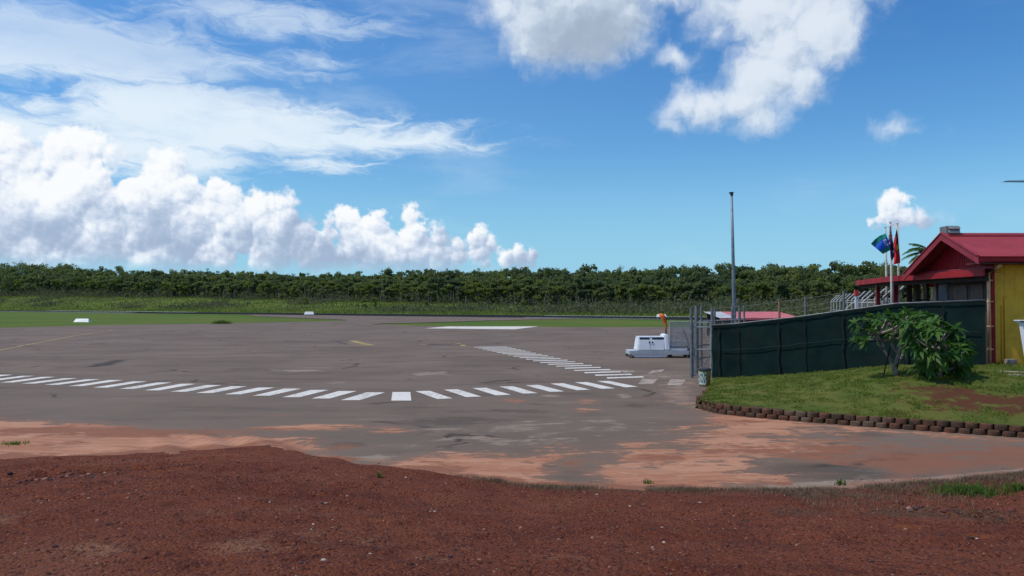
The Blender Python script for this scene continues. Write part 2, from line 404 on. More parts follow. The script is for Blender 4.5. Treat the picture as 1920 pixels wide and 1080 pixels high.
# ---- painted markings (sheets 4-8 mm above what they lie on)
m, t, b = new_mat('road_paint_white'); M['line_white'] = m
P = t.new('ShaderNodeNewGeometry').outputs['Position']
w = t.step(t.m('ADD', t.noise(P, 9, 8, .75), t.m('MULTIPLY', t.noise(P, .9, 3), .35)), .66, .88)
t.put(b.inputs['Base Color'], t.mix(w, t.mix(t.noise(P, 1.2, 5), (.74, .71, .65), (.58, .54, .48)), (.22, .17, .145))); b.inputs['Roughness'].default_value = .8
M['line_worn'] = mat('worn_white_paint', (.42, .34, .28), .9, (.22, .17, .14), 2.5, dirt=(.16, .12, .10), damt=.8, dscale=6, coord='Object')
M['line_yellow'] = mat('yellow_line_paint', (.46, .33, .07), .8, (.22, .17, .09), .9, dirt=(.13, .11, .09), damt=.8, dscale=5)
M['line_faint'] = mat('faded_line_paint', (.22, .175, .10), .9, (.14, .115, .10), 1.2, dirt=(.13, .105, .095), damt=.9, dscale=3)
M['tar'] = mat('tar_seam', (.035, .03, .028), .85, (.08, .07, .06), 1.5)
M['slab'] = mat('grey_patch', (.12, .12, .105), .9, (.09, .09, .08), 1.5)
MH = .006
def pq(mb, pts, z=MH): mb.quad(*[at(px, py).xy.to_3d() + Vector((0, 0, z)) for px, py in pts][::-1])
mb = MB()
TRI = [(723,735.5,640,750,35),(670,733,585,747,34),(617,731,530,744.5,33),(566,728.5,475,741.8,32),(517,726.5,422,739.2,31),(465,724,369,736.8,30),(417,722,321,734.4,29),(369,719.5,272.5,731.8,28),(324,717,224,729.2,27.5),(278,715,176,726.6,27),(233,712.5,130,723.8,26.5),(191,711,85,721.4,26),(147,709,42,719.2,25),(106,706.5,2,717,25),(67.5,704.5,-38,714.8,24),(27,702.5,-78,712.6,24),(-12,700.6,-120,710.4,23)]
for tx, ty, bx, by, w_ in TRI: pq(mb, [(bx,by),(bx+w_,by),(tx,ty),(tx-w_,ty)])
def z2(x, y): return (700+x/2.743, 620+y/2.743)
RS = [[(100,315),(192,315),(197,359),(94,359)],[(218,311),(292,309),(410,348),(330,351)],[(365,303),(435,301),(556,338),(478,341)],[(510,295),(580,293),(708,329),(630,332)],[(648,287),(718,285),(845,321),(770,323)],[(780,280),(850,278),(982,312),(908,314)],[(910,272),(975,270),(1115,303),(1045,306)],[(1033,265),(1098,264),(1243,296),(1175,299)],[(1148,259),(1210,258),(1360,288),(1295,291)]]
for q in RS: pq(mb, [z2(*p) for p in q][::-1])
L0, R0 = at(1137.5, 708.6), at(1206, 706.5); L1, R1 = at(889, 651), at(951, 650.2)
dirv = (L1-L0); 
for k in range(20):
    f = k/19; f = f
    a = L0.lerp(L1, f); c = R0.lerp(R1, f); u = Vector((0, .215, 0))
    mb.quad(*[Vector((p.x, p.y, MH)) for p in (a-u, c-u, c+u, a+u)])
pq(mb, [(795,615.6),(840,612.2),(1010,612.0),(965,617.4),(880,617.6)][:4])
o = mb.build('white_marking', M['line_white']); tag(o, kind='structure')
mb = MB()
for q in ([(1383,246),(1463,247),(1435,275),(1360,274)], [(1527,250),(1607,251),(1583,281),(1507,280)]): pq(mb, [z2(*p) for p in q][::-1])
pq(mb, [z2(*p) for p in [(1430,205),(1500,198),(1480,212),(1410,222)]][::-1]); pq(mb, [z2(*p) for p in [(1270,208),(1335,207),(1345,213),(1290,215)]][::-1])
tag(mb.build('worn_marking', M['line_worn']), kind='structure')
def line_strip(mb, pts, w, z=MH, dash=None):
    W = [at(px, py) for px, py in pts]
    for i in range(len(W)-1):
        a, b_ = W[i], W[i+1]; t_ = (b_-a).normalized(); n_ = Vector((-t_.y, t_.x, 0))*w/2; L = (b_-a).length
        if dash is None: segs = [(0, 1)]
        else: segs = [(k*dash/L, min((k+.55)*dash/L, 1)) for k in range(int(L/dash)+1)]
        for f0, f1 in segs:
            if f0 >= 1: continue
            p, q = a.lerp(b_, f0), a.lerp(b_, f1); dz = Vector((0, 0, z))
            mb.quad(p-n_+dz, q-n_+dz, q+n_+dz, p+n_+dz)
mb = MB()
line_strip(mb, [(-120,672),(0,656.5),(60,645),(110,635.5),(150,628),(190,622.5)], .16)
line_strip(mb, [(190,622.5),(218,617.5)], .16, dash=4)
line_strip(mb, [(660,639),(695,647.3)], .5); line_strip(mb, [(650,646.6),(688,646.8)], .3); line_strip(mb, [(652,643.6),(676,644)], .22)
line_strip(mb, [(791,646),(800,646.4)], .3); line_strip(mb, [(847,646.5),(853,646.5)], .3); line_strip(mb, [(866,646.4),(870,649)], .3); line_strip(mb, [(857,643.5),(864,645)], .2)
for k in range(6): line_strip(mb, [(795+k*11, 638.2+k*.9), (800+k*11, 638.6+k*.9)], .12)
line_strip(mb, [(870,649),(886,650)], .1)
line_strip(mb, [(700,605.4),(766,605.6)], .35)
tag(mb.build('yellow_marking', M['line_yellow']), kind='structure')
mb = MB()
line_strip(mb, [(-60,665),(0,666.5),(60,668.5),(120,669),(300,667.5),(420,664.5),(560,659.5),(640,655),(680,652)], .13)
line_strip(mb, [(886,645),(1000,642.5),(1180,641)], .13); line_strip(mb, [(900,624.5),(1040,627),(1180,633)], .13)
line_strip(mb, [(470,604),(600,603),(700,604)], .4)
tag(mb.build('faded_marking', M['line_faint']), kind='structure')
mb = MB()
line_strip(mb, [(-80,670),(0,671.8),(100,673.5),(300,673),(420,671),(560,665.5),(640,660),(700,655)], .14, .003)
line_strip(mb, [(626,639.4),(660,639.6)], .6, .003); line_strip(mb, [(630,640.5),(652,645.5)], .3, .003); line_strip(mb, [(794,645.9),(846,646.1)], .55, .003)
tag(mb.build('tar_seam', M['tar']), kind='structure')
mb = MB()
def rl(s0, s1, a0, a1): mb.quad(*[(*rw(s, a), .012) for s, a in ((s0, a0), (s0, a1), (s1, a1), (s1, a0))])
def a_of(px, s):   # metres along the runway where a bearing crosses the line s
    d = 1.; k = (px-CXP)/F
    den = RN[0]*k + RN[1]; d = (s + RN[0]*RW[0] + RN[1]*RW[1])/den
    return ra(k*d, d)
rl(1.2, 3.4, a_of(250, 2), 500); rl(26.5, 29.5, a_of(365, 28), a_of(90, 28)); rl(.8, 1.9, a_of(1238, 1), a_of(982, 1)); rl(27.5, 29.3, -120, a_of(1020, 28))
tag(mb.build('runway_edge_line', mat('runway_line_paint', (.62, .66, .68), .7, (.5, .55, .58), .3)), kind='structure')

# ---- foreground mound of red laterite
xs = np.arange(-17, 17.01, .07); ys = np.arange(-1.5, 14.6, .055)
ROCKY = gp([(-60,950),(0,935),(60,915),(140,900),(250,895),(330,905),(200,925),(100,940),(0,965),(-60,970)])
HOLE = gp([(1640,955),(1700,948),(1760,960),(1800,975),(1920,985),(1960,1010),(1900,1015),(1800,1000),(1700,975)])
def dirt_z(X, Y):
    X = np.asarray(X, float); Y = np.asarray(Y, float)
    e = np.interp(X, dwx, dwy) + (fbm(X, Y, 1.1, 4)-.5)*.5
    d = e - Y
    z = -.03 + .07*sm(d, -.05, .35) + .48*sm(d, 0, 6.5)
    k = sm(d, .0, .8)
    z = z + k*((fbm(X, Y, .45, 3, 1)-.5)*.12 + (fbm(X, Y, 2.2, 4, 2)-.5)*.05 + (fbm(X, Y, 9, 3, 5)-.5)*.03)
    PQ = np.stack([X.ravel(), Y.ravel()], -1)
    r = (np.clip(poly_sd(PQ, ROCKY)/.5+.5, 0, 1)*.8 + np.clip(poly_sd(PQ, HOLE)/.4+.5, 0, 1)).reshape(X.shape)
    for off in (1.9, 3.5):
        q = (d - off - .35*np.sin(X*.35+off) - .12*X*(off > 3))/.16
        z = z - k*.030*np.exp(-q*q)*(.6+.4*np.sin(X*38)) + k*.016*np.exp(-((np.abs(q)-1.9)/.7)**2)
    z = z + k*.035*np.clip(fbm(X, Y, 5.5, 3, 12)-.56, 0, 1)*4*sm(fbm(X, Y, .6, 2, 14), .42, .62)
    z = z + k*r*((fbm(X, Y, 3.2, 4, 8)-.55)*.42)
    return z
V, Q = grid_mesh('d', xs, ys, dirt_z)
e = np.interp(V[:, 0], dwx, dwy)
keep = (V[:, 1] < e+.5)
kq = keep[Q].all(1); Q = Q[kq]
used = np.unique(Q); remap = -np.ones(len(V), int); remap[used] = np.arange(len(used)); V = V[used]; Q = remap[Q]
PP = V[:, :2]
def gz(S, z=.35): return [tuple(at(px, py, z).xy) for px, py in S]
rocky = np.clip(poly_sd(PP, ROCKY)/.5+.5, 0, 1)
pale = np.zeros(len(V)); grassy = pale.copy(); orange = pale.copy()
def dblob(cx, cy, rx, ry, k, arr):
    z = .35; c = at(cx, cy, z); ex = rx/F*c.y; ey = (at(cx, cy-ry, z).y - at(cx, cy+ry, z).y)/2
    r = np.sqrt(((PP[:, 0]-c.x)/ex)**2 + ((PP[:, 1]-c.y)/ey)**2)
    np.maximum(arr, np.clip(1.25-r*.75, 0, 1)*k, out=arr)
for a_ in ((180,1075,110,26,.8),(470,1060,80,30,.75),(10,1005,70,16,.8),(600,960,150,18,.5),(820,1050,130,40,.5),(640,1040,130,30,.6),(1100,1060,170,30,.5),(380,985,60,12,.5),(900,1000,260,30,.35),(1500,1040,300,30,.25)): dblob(*a_, pale)
for a_ in ((310,882,36,6,1),(685,975,60,10,.7),(1700,962,60,8,.9),(1830,992,80,9,.8),(1250,970,200,14,.5),(1480,1000,200,14,.4),(1750,940,200,14,.45)): dblob(*a_, orange)
grassy = np.clip(1.1-(e[used]-PP[:, 1])/1.0, 0, 1)*sm(PP[:, 0], -.6, .6)*.9
for a_ in ((1750,925,190,22,.9),(1500,925,150,12,.7)): dblob(*a_, grassy)
ed = e[used]-PP[:, 1]; pale = np.maximum(pale, np.clip(1-ed/.35, 0, 1)*.95*(PP[:, 0] < .8)); orange = np.maximum(orange, np.clip(1-ed/.9, 0, 1)*.6)
me = arrays_mesh('dirt_ground', V, Q); set_mask(me, 'mask', np.stack([pale, orange, grassy, rocky], -1))
m, t, b = new_mat('red_laterite_dirt')
P = t.new('ShaderNodeNewGeometry').outputs['Position']
at_ = t.new('ShaderNodeAttribute', attribute_name='mask'); sp = t.new('ShaderNodeSeparateColor'); t.put(sp.inputs[0], at_.outputs['Color'])
c = t.mix(t.step(t.noise(P, .5, 7, .65), .36, .64), (.158, .043, .024), (.205, .062, .035))
c = t.mix(t.step(t.noise(P, 2.2, 7, .7), .46, .72, 0, .7), c, (.092, .026, .017))
c = t.mix(t.step(t.noise(P, 1.3, 8, .75, .5), .56, .74, 0, .4), c, (.24, .10, .07))
c = t.mix(t.m('MULTIPLY', t.step(t.noise(t.vm('MULTIPLY', P, (.5, 1.2, 1)), .42, 7, .66, .8), .50, .68), .55), c, (.25, .095, .058))
c = t.mix(t.m('MULTIPLY', t.step(t.noise(t.vm('MULTIPLY', P, (.7, 1.3, 1)), .8, 6, .7, .5), .54, .70), .5), c, (.075, .024, .018))
nz = t.m('SUBTRACT', t.noise(P, 2.6, 9, .78, .6), .5)
c = t.mix(t.m('MULTIPLY', t.step(t.m('ADD', sp.outputs[0], t.m('MULTIPLY', nz, 3.0)), .45, 1.15), .62), c, (.34, .185, .115))
c = t.mix(t.m('MULTIPLY', t.step(t.m('ADD', sp.outputs[1], t.m('MULTIPLY', nz, 3.0)), .5, 1.05), .7), c, (.28, .085, .026))
c = t.mix(t.m('MULTIPLY', t.step(t.m('ADD', sp.outputs[2], t.m('MULTIPLY', nz, 1.6)), .45, .8), .7), c, (.115, .07, .045))
vo = t.new('ShaderNodeTexVoronoi'); vo.inputs['Scale'].default_value = 38; t.put(vo.inputs['Vector'], P)
vc = t.new('ShaderNodeSeparateColor'); t.put(vc.inputs[0], vo.outputs['Color'])
c = t.mix(t.m('MULTIPLY', t.step(vc.outputs[0], .86, .9), t.step(vo.outputs[0], .5, .35)), c, (.27, .12, .075))
c = t.mix(t.m('MULTIPLY', t.step(vc.outputs[1], .80, .84), .7), c, (.05, .016, .014))
c = t.mix(t.m('MULTIPLY', t.step(vc.outputs[2], .90, .94), .6), c, (.25, .07, .02))
t.put(b.inputs['Base Color'], c); b.inputs['Roughness'].default_value = .97; b.inputs['Specular IOR Level'].default_value = .12
h = t.m('ADD', t.m('MULTIPLY', t.noise(P, 24, 7, .8), .7), t.m('MULTIPLY', t.m('SUBTRACT', 1., vo.outputs[0]), .5))
t.put(b.inputs['Normal'], t.bump(h, 1., .05))
tag(link('dirt_ground', me, m, smooth=True), kind='structure')

# loose stones on the laterite: nobody could count them
def ico():
    bm = bmesh.new(); bmesh.ops.create_icosphere(bm, subdivisions=1, radius=1)
    v = np.array([x.co[:] for x in bm.verts]); f = np.array([[y.index for y in x.verts] for x in bm.faces]); bm.free(); return v, f
IV, IF = ico()
def stones(n, xs, ys, sz, seedm=0, where=None):
    Vs = []; Fs = []; mi = []
    for i in range(n):
        s_ = sz[0] + (sz[1]-sz[0])*rng.random()**5
        if where: x, y = where()
        else: x = rng.uniform(*xs); y = ys[0] + (ys[1]-ys[0])*rng.random()**1.2
        if y > np.interp(x, dwx, dwy)-.12 and rng.random() > .25: continue
        if y > np.interp(x, dwx, dwy)+.3: continue
        v = IV*(1+rng.uniform(-.3, .3, (len(IV), 1)))*np.array([1, rng.uniform(.6, 1.1), rng.uniform(.4, .7)])*s_
        a = rng.uniform(0, 6.28); ca, sa = math.cos(a), math.sin(a)
        v = np.stack([v[:, 0]*ca-v[:, 1]*sa, v[:, 0]*sa+v[:, 1]*ca, v[:, 2]], -1)
        z = float(dirt_z(np.array([x]), np.array([y]))[0]) if False else 0
        Fs.append(IF + sum(map(len, Vs)) if False else IF + len(Vs)*len(IV)); Vs.append(v + np.array([x, y, 0]))
        k = rng.random(); mi += [0 if k < .66 else 1 if k < .86 else 2 if k < .985 else 3]*len(IF)
    Vs = np.array(Vs); cen = Vs.mean(1); z = np.maximum(dirt_z(cen[:, 0], cen[:, 1]), .004); Vs[:, :, 2] += z[:, None]
    return Vs.reshape(-1, 3), np.vstack(Fs), mi
gm = [mat('red_stone', (.15, .045, .032), .95, (.09, .028, .022), 5, coord='Object'), mat('dark_stone', (.055, .03, .028), .9, (.03, .02, .02), 5), mat('tan_stone', (.30, .16, .11), .95, (.22, .10, .07), 5), mat('pale_stone', (.46, .38, .30), .9, (.36, .27, .2), 5)]
v1, f1, m1 = stones(13000, (-8.5, 8.5), (3.5, 12.5), (.006, .026))
def wr():
    k = rng.random()
    if k < .6: x = rng.uniform(-8.5, -5.0); return x, 9.3 + (x+7)*.25 + rng.normal()*.25
    x = rng.uniform(4.5, 8.5); return x, 9.0-(x-5)*.3 + rng.normal()*.3
v2, f2, m2 = stones(1500, None, None, (.01, .05), where=wr)
me = arrays_mesh('gravel', np.vstack([v1, v2]), np.vstack([f1, f2+len(v1)]), m1+m2)
tag(link('gravel', me, gm), 'loose red, dark and pale stones scattered over the red dirt', 'gravel', kind='stuff')

# ------------------------------------------------------------------ blades of grass
def blades(P, N, h, w, lean=.4):
    """P (n,3) roots; one bent blade of two quads each"""
    n = len(P); hh = rng.uniform(h[0], h[1], n)[:, None]; a = rng.uniform(0, 6.283, n)
    d = np.stack([np.cos(a), np.sin(a), 0*a], -1); sd = np.stack([-np.sin(a), np.cos(a), 0*a], -1)*w
    ln = rng.uniform(.1, lean, n)[:, None]
    up = np.array([0, 0, 1.])
    m_ = P + up*hh*.55 + d*hh*ln*.35; tp = P + up*hh*(1-.3*ln) + d*hh*ln
    V = np.stack([P-sd, P+sd, m_+sd*.8, m_-sd*.8, tp+sd*.15, tp-sd*.15], 1).reshape(-1, 3)
    b = np.arange(n)[:, None]*6
    Q = np.vstack([b+np.array([0, 1, 2, 3]), b+np.array([3, 2, 4, 5])])
    return V, Q
M['grass'] = leaf_mat('lawn_blades', (.11, .175, .026), (.19, .215, .042), 1.1, .3, .7, .15, c3=(.19, .16, .06))
M['grass_dry'] = leaf_mat('dry_grass', (.17, .115, .075), (.24, .17, .11), 2.2, .2, .9, .1, c3=(.07, .05, .04))
M['grass_green'] = leaf_mat('weed_blades', (.075, .13, .022), (.12, .18, .035), 2., .35, .7, .15)

# ---- raised lawn behind the retaining wall
WPX = [(1308,766),(1340,775),(1400,782.5),(1500,791),(1600,798.5),(1750,809),(1920,821),(2080,830),(2400,846)]
WB = [at(px, py) for px, py in WPX]
def poly_at(pts, f):
    L = [0]
    for i in range(len(pts)-1): L.append(L[-1] + (pts[i+1]-pts[i]).length)
    s = f*L[-1]
    for i in range(len(pts)-1):
        if s <= L[i+1] or i == len(pts)-2:
            return pts[i].lerp(pts[i+1], (s-L[i])/(L[i+1]-L[i])), L[-1]
BK = [Vector((*sfence(u), fz(u))) for u in (0, .1, .35, .72, 1)] + [Vector((13.9, 21.97, .83)), Vector((17, 21.97, .84)), Vector((24, 21.97, .86))]
NU, NV = 150, 60
Vl = np.zeros((NV, NU, 3))
WTOP = .255
for i in range(NU):
    u = i/(NU-1)
    f, _ = poly_at(WB, u**1.0); bk, _ = poly_at(BK, u)
    f = f + Vector((0, .12, 0)); f.z = .05 + .165*min(1, u/.02) if u < .02 else .215
    for j in range(NV):
        v = j/(NV-1); p = f.lerp(bk, v); cv = float(sm(u, .12, .38)); p.z = f.z + (bk.z-f.z)*((1-cv)*v + cv*(1-(1-min(1, v/.72))**1.7))
        n_ = mnoise.noise(Vector((p.x*.9, p.y*.9, 0)))*.03 + mnoise.noise(Vector((p.x*3, p.y*3, 4)))*.012
        p.z += (n_ + .05*math.sin(math.pi*v))*min(1, u/.05)*min(1, v*8)*min(1, (1-v)*8)
        Vl[j, i] = p
def lawn_z(x, y):
    q = (Vl[:, :, 0]-x)**2 + (Vl[:, :, 1]-y)**2; j, i = np.unravel_index(np.argmin(q), q.shape); return float(Vl[j, i, 2])
def lawn_at(px, py):
    d = 14.
    while d < 25:
        z = EYE + (HY-py)/F*d; x = (px-CXP)/F*d
        if lawn_z(x, d) >= z: break
        d += .04
    return Vector((x, d, lawn_z(x, d)))
idx = np.arange(NU*NV).reshape(NV, NU)
Ql = np.stack([idx[:-1, :-1], idx[:-1, 1:], idx[1:, 1:], idx[1:, :-1]], -1).reshape(-1, 4)
LV = Vl.reshape(-1, 3)
PP = LV[:, :2]; soil = np.zeros(len(LV))
def lblob(cx, cy, rx, ry, k, z=.45):
    c = at(cx, cy, z); ex = rx/F*c.y; ey = (at(cx, cy-ry, z).y - at(cx, cy+ry, z).y)/2
    r = np.sqrt(((PP[:, 0]-c.x)/ex)**2 + ((PP[:, 1]-c.y)/ey)**2)
    np.maximum(soil, np.clip(1.25-r*.75, 0, 1)*k, out=soil)
for a_ in ((1800,750,110,13,1),(1900,758,90,10,1),(1700,742,50,8,.7),(1560,740,60,8,.4),(1760,702,60,8,.85),(1890,698,50,5,1),(1850,690,80,4,.9),(1670,757,60,5,.6),(1380,705,60,4,.4)): lblob(*a_)
# skirt along the left edge down to the paving
bm_v = LV.tolist(); fl = Ql.tolist()
b0 = len(bm_v)
for j in range(NV): x, y, z = bm_v[j*NU]; bm_v.append([x-.12, y, -.05])
for j in range(NV-1): fl.append([j*NU, (j+1)*NU, b0+j+1, b0+j])
b1 = len(bm_v)
for j in range(NV): x, y, z = bm_v[j*NU+NU-1]; bm_v.append([x+.3, y, -.05])
for j in range(NV-1): fl.append([(j+1)*NU+NU-1, j*NU+NU-1, b1+j, b1+j+1])
soil = np.concatenate([soil, np.ones(2*NV)]); soil[[j*NU for j in range(NV)]] = .8
me = bpy.data.meshes.new('lawn'); me.from_pydata(bm_v, [], fl); me.update()
set_mask(me, 'mask', np.stack([soil, soil*0, soil*0, soil*0], -1))
m, t, b = new_mat('lawn_turf')
P = t.new('ShaderNodeNewGeometry').outputs['Position']
sp = t.new('ShaderNodeSeparateColor'); t.put(sp.inputs[0], t.new('ShaderNodeAttribute', attribute_name='mask').outputs['Color'])
g = t.mix(t.step(t.noise(P, .8, 6, .65), .38, .62), (.10, .145, .026), (.17, .175, .038))
g = t.mix(t.m('MULTIPLY', t.noise(P, 14, 6, .75), .6), g, (.04, .05, .015))
so = t.mix(t.noise(P, 5, 7, .7), (.14, .05, .026), (.085, .04, .022))
k = t.step(t.m('ADD', sp.outputs[0], t.m('MULTIPLY', t.m('SUBTRACT', t.noise(P, 2.6, 8, .75), .5), 3.2)), .55, .9)
t.put(b.inputs['Base Color'], t.mix(k, g, so)); b.inputs['Roughness'].default_value = 1; b.inputs['Specular IOR Level'].default_value = .1
t.put(b.inputs['Normal'], t.bump(t.noise(P, 18, 6, .75), 1., .05))
tag(link('lawn', me, m, smooth=True), kind='structure')
ks = rng.uniform(0, .62, 60000); kv = rng.uniform(0, 1, 60000)
iu = (ks*(NU-1)).astype(int); iv = np.minimum((kv*(NV-1)).astype(int), NV-2)
fu = ks*(NU-1)-iu; fv = kv*(NV-1)-iv
Pb = (Vl[iv, iu].T*(1-fu)*(1-fv) + Vl[iv, iu+1].T*fu*(1-fv) + Vl[iv+1, iu].T*(1-fu)*fv + Vl[iv+1, iu+1].T*fu*fv).T
sb = soil[:NU*NV].reshape(NV, NU)[iv, iu] + (fbm(Pb[:, 0], Pb[:, 1], 2.2, 4)-.5)*2.2
Pb = Pb[sb < .55]; hv = .6+.8*fbm(Pb[:, 0], Pb[:, 1], .8, 3, 4)
kt = fbm(Pb[:, 0], Pb[:, 1], 3.5, 3, 7); Vb, Qb = blades(Pb[kt > .42], None, (.02, .05), .006, .95); Vb2, Qb2 = blades(Pb[kt > .60], None, (.04, .085), .006, .8); Qb = np.vstack([Qb, Qb2+len(Vb)]); Vb = np.vstack([Vb, Vb2])
me = arrays_mesh('grass', Vb, Qb); tag(link('grass', me, M['grass']), 'short green lawn grass on the raised bank behind the block wall', 'grass', kind='stuff')
# dry fringe at the edge of the laterite
def fringe(n, x0, x1, off, spread, h, dens=None):
    x = rng.uniform(x0, x1, n); y = np.interp(x, dwx, dwy) - off - np.abs(rng.normal(0, spread, n))
    k = fbm(x, y, 1.6, 3, 9) + rng.uniform(-.16, .16, n) > .52
    x = x[k]; y = y[k]; z = dirt_z(x, y)
    return np.stack([x, y, z], -1)
P1 = fringe(16000, -.6, 9.5, .05, .28, None); P2 = fringe(16000, 3.5, 9.5, .1, .75, None); P3 = fringe(3000, -1.2, 2.5, .1, .15, None)
Vb, Qb = blades(np.vstack([P1, P2, P3]), None, (.02, .075), .0025, .95)
tag(link('dry_grass', arrays_mesh('dry_grass', Vb, Qb), M['grass_dry']), 'dead grey-brown grass fringe along the edge of the red dirt', 'grass', kind='stuff')
def tuft(name, cx, cy, z, r, n, h, label, m='grass_green', cat='grass tuft', w=.006):
    c = at(cx, cy, z)
    a = rng.uniform(0, 6.28, n); q = np.abs(rng.normal(0, .5, n)); x = np.cos(a)*q*r; y = np.sin(a)*q*r*.6
    zz = terrain(x+c.x, y+c.y)-z if name == 'far' else x*0
    Vb, Qb = blades(np.stack([x, y, zz], -1), None, h, w, .9)
    o = link(name, arrays_mesh(name, Vb, Qb), M[m]); o.location = c
    return tag(o, label, cat)
def dz(cx, cy):
    p = at(cx, cy, .15); return float(dirt_z(np.array([p.x]), np.array([p.y]))[0])
tuft('grass_tuft', 1812, 922, dz(1812, 922), .55, 900, (.05, .13), 'broad bright green grass clump on the red dirt at the lower right')
tuft('grass_tuft', 1905, 917, dz(1905, 917), .3, 260, (.05, .12), 'small green grass clump at the right edge beside the broad bright green clump')
tuft('grass_tuft', 1573, 908, dz(1573, 908), .12, 40, (.05, .11), 'tiny green grass tuft at the edge of the dark damp asphalt patch')
tuft('grass_tuft', 1214, 905, dz(1214, 905), .12, 35, (.03, .08), 'tiny green grass tuft where pale sand meets the red dirt')
tuft('grass_tuft', 712, 893, dz(712, 893), .06, 22, (.05, .13), 'thin green weed standing alone in the red dirt left of centre')
tuft('grass_tuft', 32, 832, .02, .30, 130, (.03, .08), 'low green grass tuft growing in the pale sand at the left edge')
tuft('grass_tuft', 1378, 703, .12, .2, 160, (.08, .26), 'green weed growing against the foot of the green shade cloth')
tuft('grass_tuft', 1340, 742, .1, .35, 340, (.05, .13), 'long green grass spilling over the left end of the block wall')
tuft('grass_tuft', 416, 607, 0., 1.3, 700, (.2, .6), 'dark green rush clump standing on the far edge of the apron', w=.03)

# ------------------------------------------------------------------ retaining wall
wall = empty('retaining_wall', tuple(WB[0]), 0, 'low curved wall of two courses of reddish brown scalloped blocks below the lawn', 'retaining wall')
m, t, b = new_mat('brown_concrete_block'); M['block'] = m
P = t.new('ShaderNodeNewGeometry').outputs['Position']; oi = t.new('ShaderNodeObjectInfo').outputs['Random']
c = t.mix(oi, (.17, .075, .048), (.10, .055, .040)); c = t.mix(t.step(t.noise(P, 6, 6, .7), .42, .66), c, (.055, .045, .030))
c = t.mix(t.m('MULTIPLY', t.step(t.noise(P, 1.3, 4, .6), .52, .66), .7), c, (.16, .12, .085)); c = t.mix(t.step(t.noise(P, 50, 3, .7), .55, .75, 0, .5), c, (.04, .025, .02))
t.put(b.inputs['Base Color'], c); b.inputs['Roughness'].default_value = .97; b.inputs['Specular IOR Level'].default_value = .1
t.put(b.inputs['Normal'], t.bump(t.noise(P, 30, 6, .75), 1., .03))
def block_mesh(w=.236, h=.112, d=.24, seed=0):
    rnd = random.Random(seed); n = 9; pts = [(-w/2*.86, d)]
    for i in range(n):
        a = math.pi*(i/(n-1)); x = -math.cos(a)*w/2; y = -math.sin(a)**.8*.10
        pts.append((x, y + rnd.uniform(-.006, .006)))
    pts.append((w/2*.86, d))
    V = []; levels = [(0, 0, .96), (.012, 0, 1.), (h*.5, 0, 1.01), (h-.018, 0, .985), (h, .012, .93)]
    for z, dy, sc in levels:
        for x, y in pts: V.append((x*sc + rnd.uniform(-.003, .003), (y*sc if y < 0 else y) + dy, z))
    n2 = len(pts); Fa = []
    for l in range(len(levels)-1):
        for i in range(n2): Fa.append([l*n2+i, l*n2+(i+1) % n2, (l+1)*n2+(i+1) % n2, (l+1)*n2+i])
    Fa.append(list(range(n2))[::-1]); Fa.append([(len(levels)-1)*n2+i for i in range(n2)])
    me = bpy.data.meshes.new('block'); me.from_pydata(V, [], Fa); me.update(); me.materials.append(M['block'])
    me.polygons.foreach_set('use_smooth', [False]*len(me.polygons))
    return me
BM = [block_mesh(seed=i) for i in range(6)]
_, WL = poly_at(WB, 0)
def wall_frame(s):
    p, _ = poly_at(WB, s/WL); q, _ = poly_at(WB, min(1, (s+.3)/WL)); q0, _ = poly_at(WB, max(0, (s-.3)/WL))
    return p, math.atan2(q.y-q0.y, q.x-q0.x)
def add_block(p, a, z):
    o = bpy.data.objects.new('block', random.choice(BM)); col.objects.link(o); o.parent = wall
    o.location = Vector((p.x, p.y, z)) - wall.location
    o.rotation_euler = (random.uniform(-.02, .02), random.uniform(-.015, .015), a + random.uniform(-.09, .09))
    sc = random.uniform(.96, 1.03); o.scale = (sc, 1, random.uniform(.95, 1.04))
for c_ in range(2):
    s = .02 + c_*.122
    while s < min(WL, 10.8):
        p, a = wall_frame(s); off = Vector((-math.sin(a), math.cos(a), 0))*(.10 + c_*.035)
        add_block(p+off, a, -.005 + c_*.114 + random.uniform(-.006, .006)); s += .243
# the turned end
for k, (px, py) in enumerate(((1307,758),(1312,748),(1319,738))):
    p = at(px, py, 0); add_block(p+Vector((.06, 0, 0)), -1.25, -.02 if k else .0)
    if k == 0: add_block(p+Vector((.08, 0, 0)), -1.2, .115)

# ------------------------------------------------------------------ terminal building
bld = empty('terminal_building', (13.7, 22, .83), 0, 'yellow walled building with red gabled sheet roof at the right edge', 'building')
def part(mb, name, m, parent, **kw):
    o = mb.build(name, m, None, **kw)
    if parent is not None: o.parent = parent; o.matrix_parent_inverse = Matrix.Translation(-wloc(parent))
    return o
def wloc(o):
    v = Vector((0, 0, 0))
    while o is not None: v = v + o.location + (o.matrix_parent_inverse.to_translation() if o.parent else Vector()); o = o.parent
    return v
GZ = .78
def ribbed(mb, a, b, z0, ztop, n, depth=.02, pitch=.15, groove=.03):
    """vertical board cladding from a to b (xy) as one stepped surface; ztop may be a function of 0..1"""
    a = Vector((*a, 0)); b = Vector((*b, 0)); L = (b-a).length; t_ = (b-a)/L; nn = Vector(n).to_3d()
    s = 0; prof = []
    while s < L:
        prof += [(s, 0), (min(s+pitch-groove, L), 0), (min(s+pitch-groove+.006, L), -depth), (min(s+pitch-.006, L), -depth)]; s += pitch
    prof.append((L, 0)); V = []
    for q, o_ in prof:
        p = a + t_*q + nn*o_; zt = ztop(q/L) if callable(ztop) else ztop
        V += [(p.x, p.y, z0), (p.x, p.y, zt)]
    mb.add(V, [[2*i, 2*i+2, 2*i+3, 2*i+1] for i in range(len(prof)-1)])
mb = MB(); ribbed(mb, (13.72, 22), (24, 22), GZ, 3.74, (0, -1), .012, .30, .035); part(mb, 'front_wall', M['yellow'], bld)
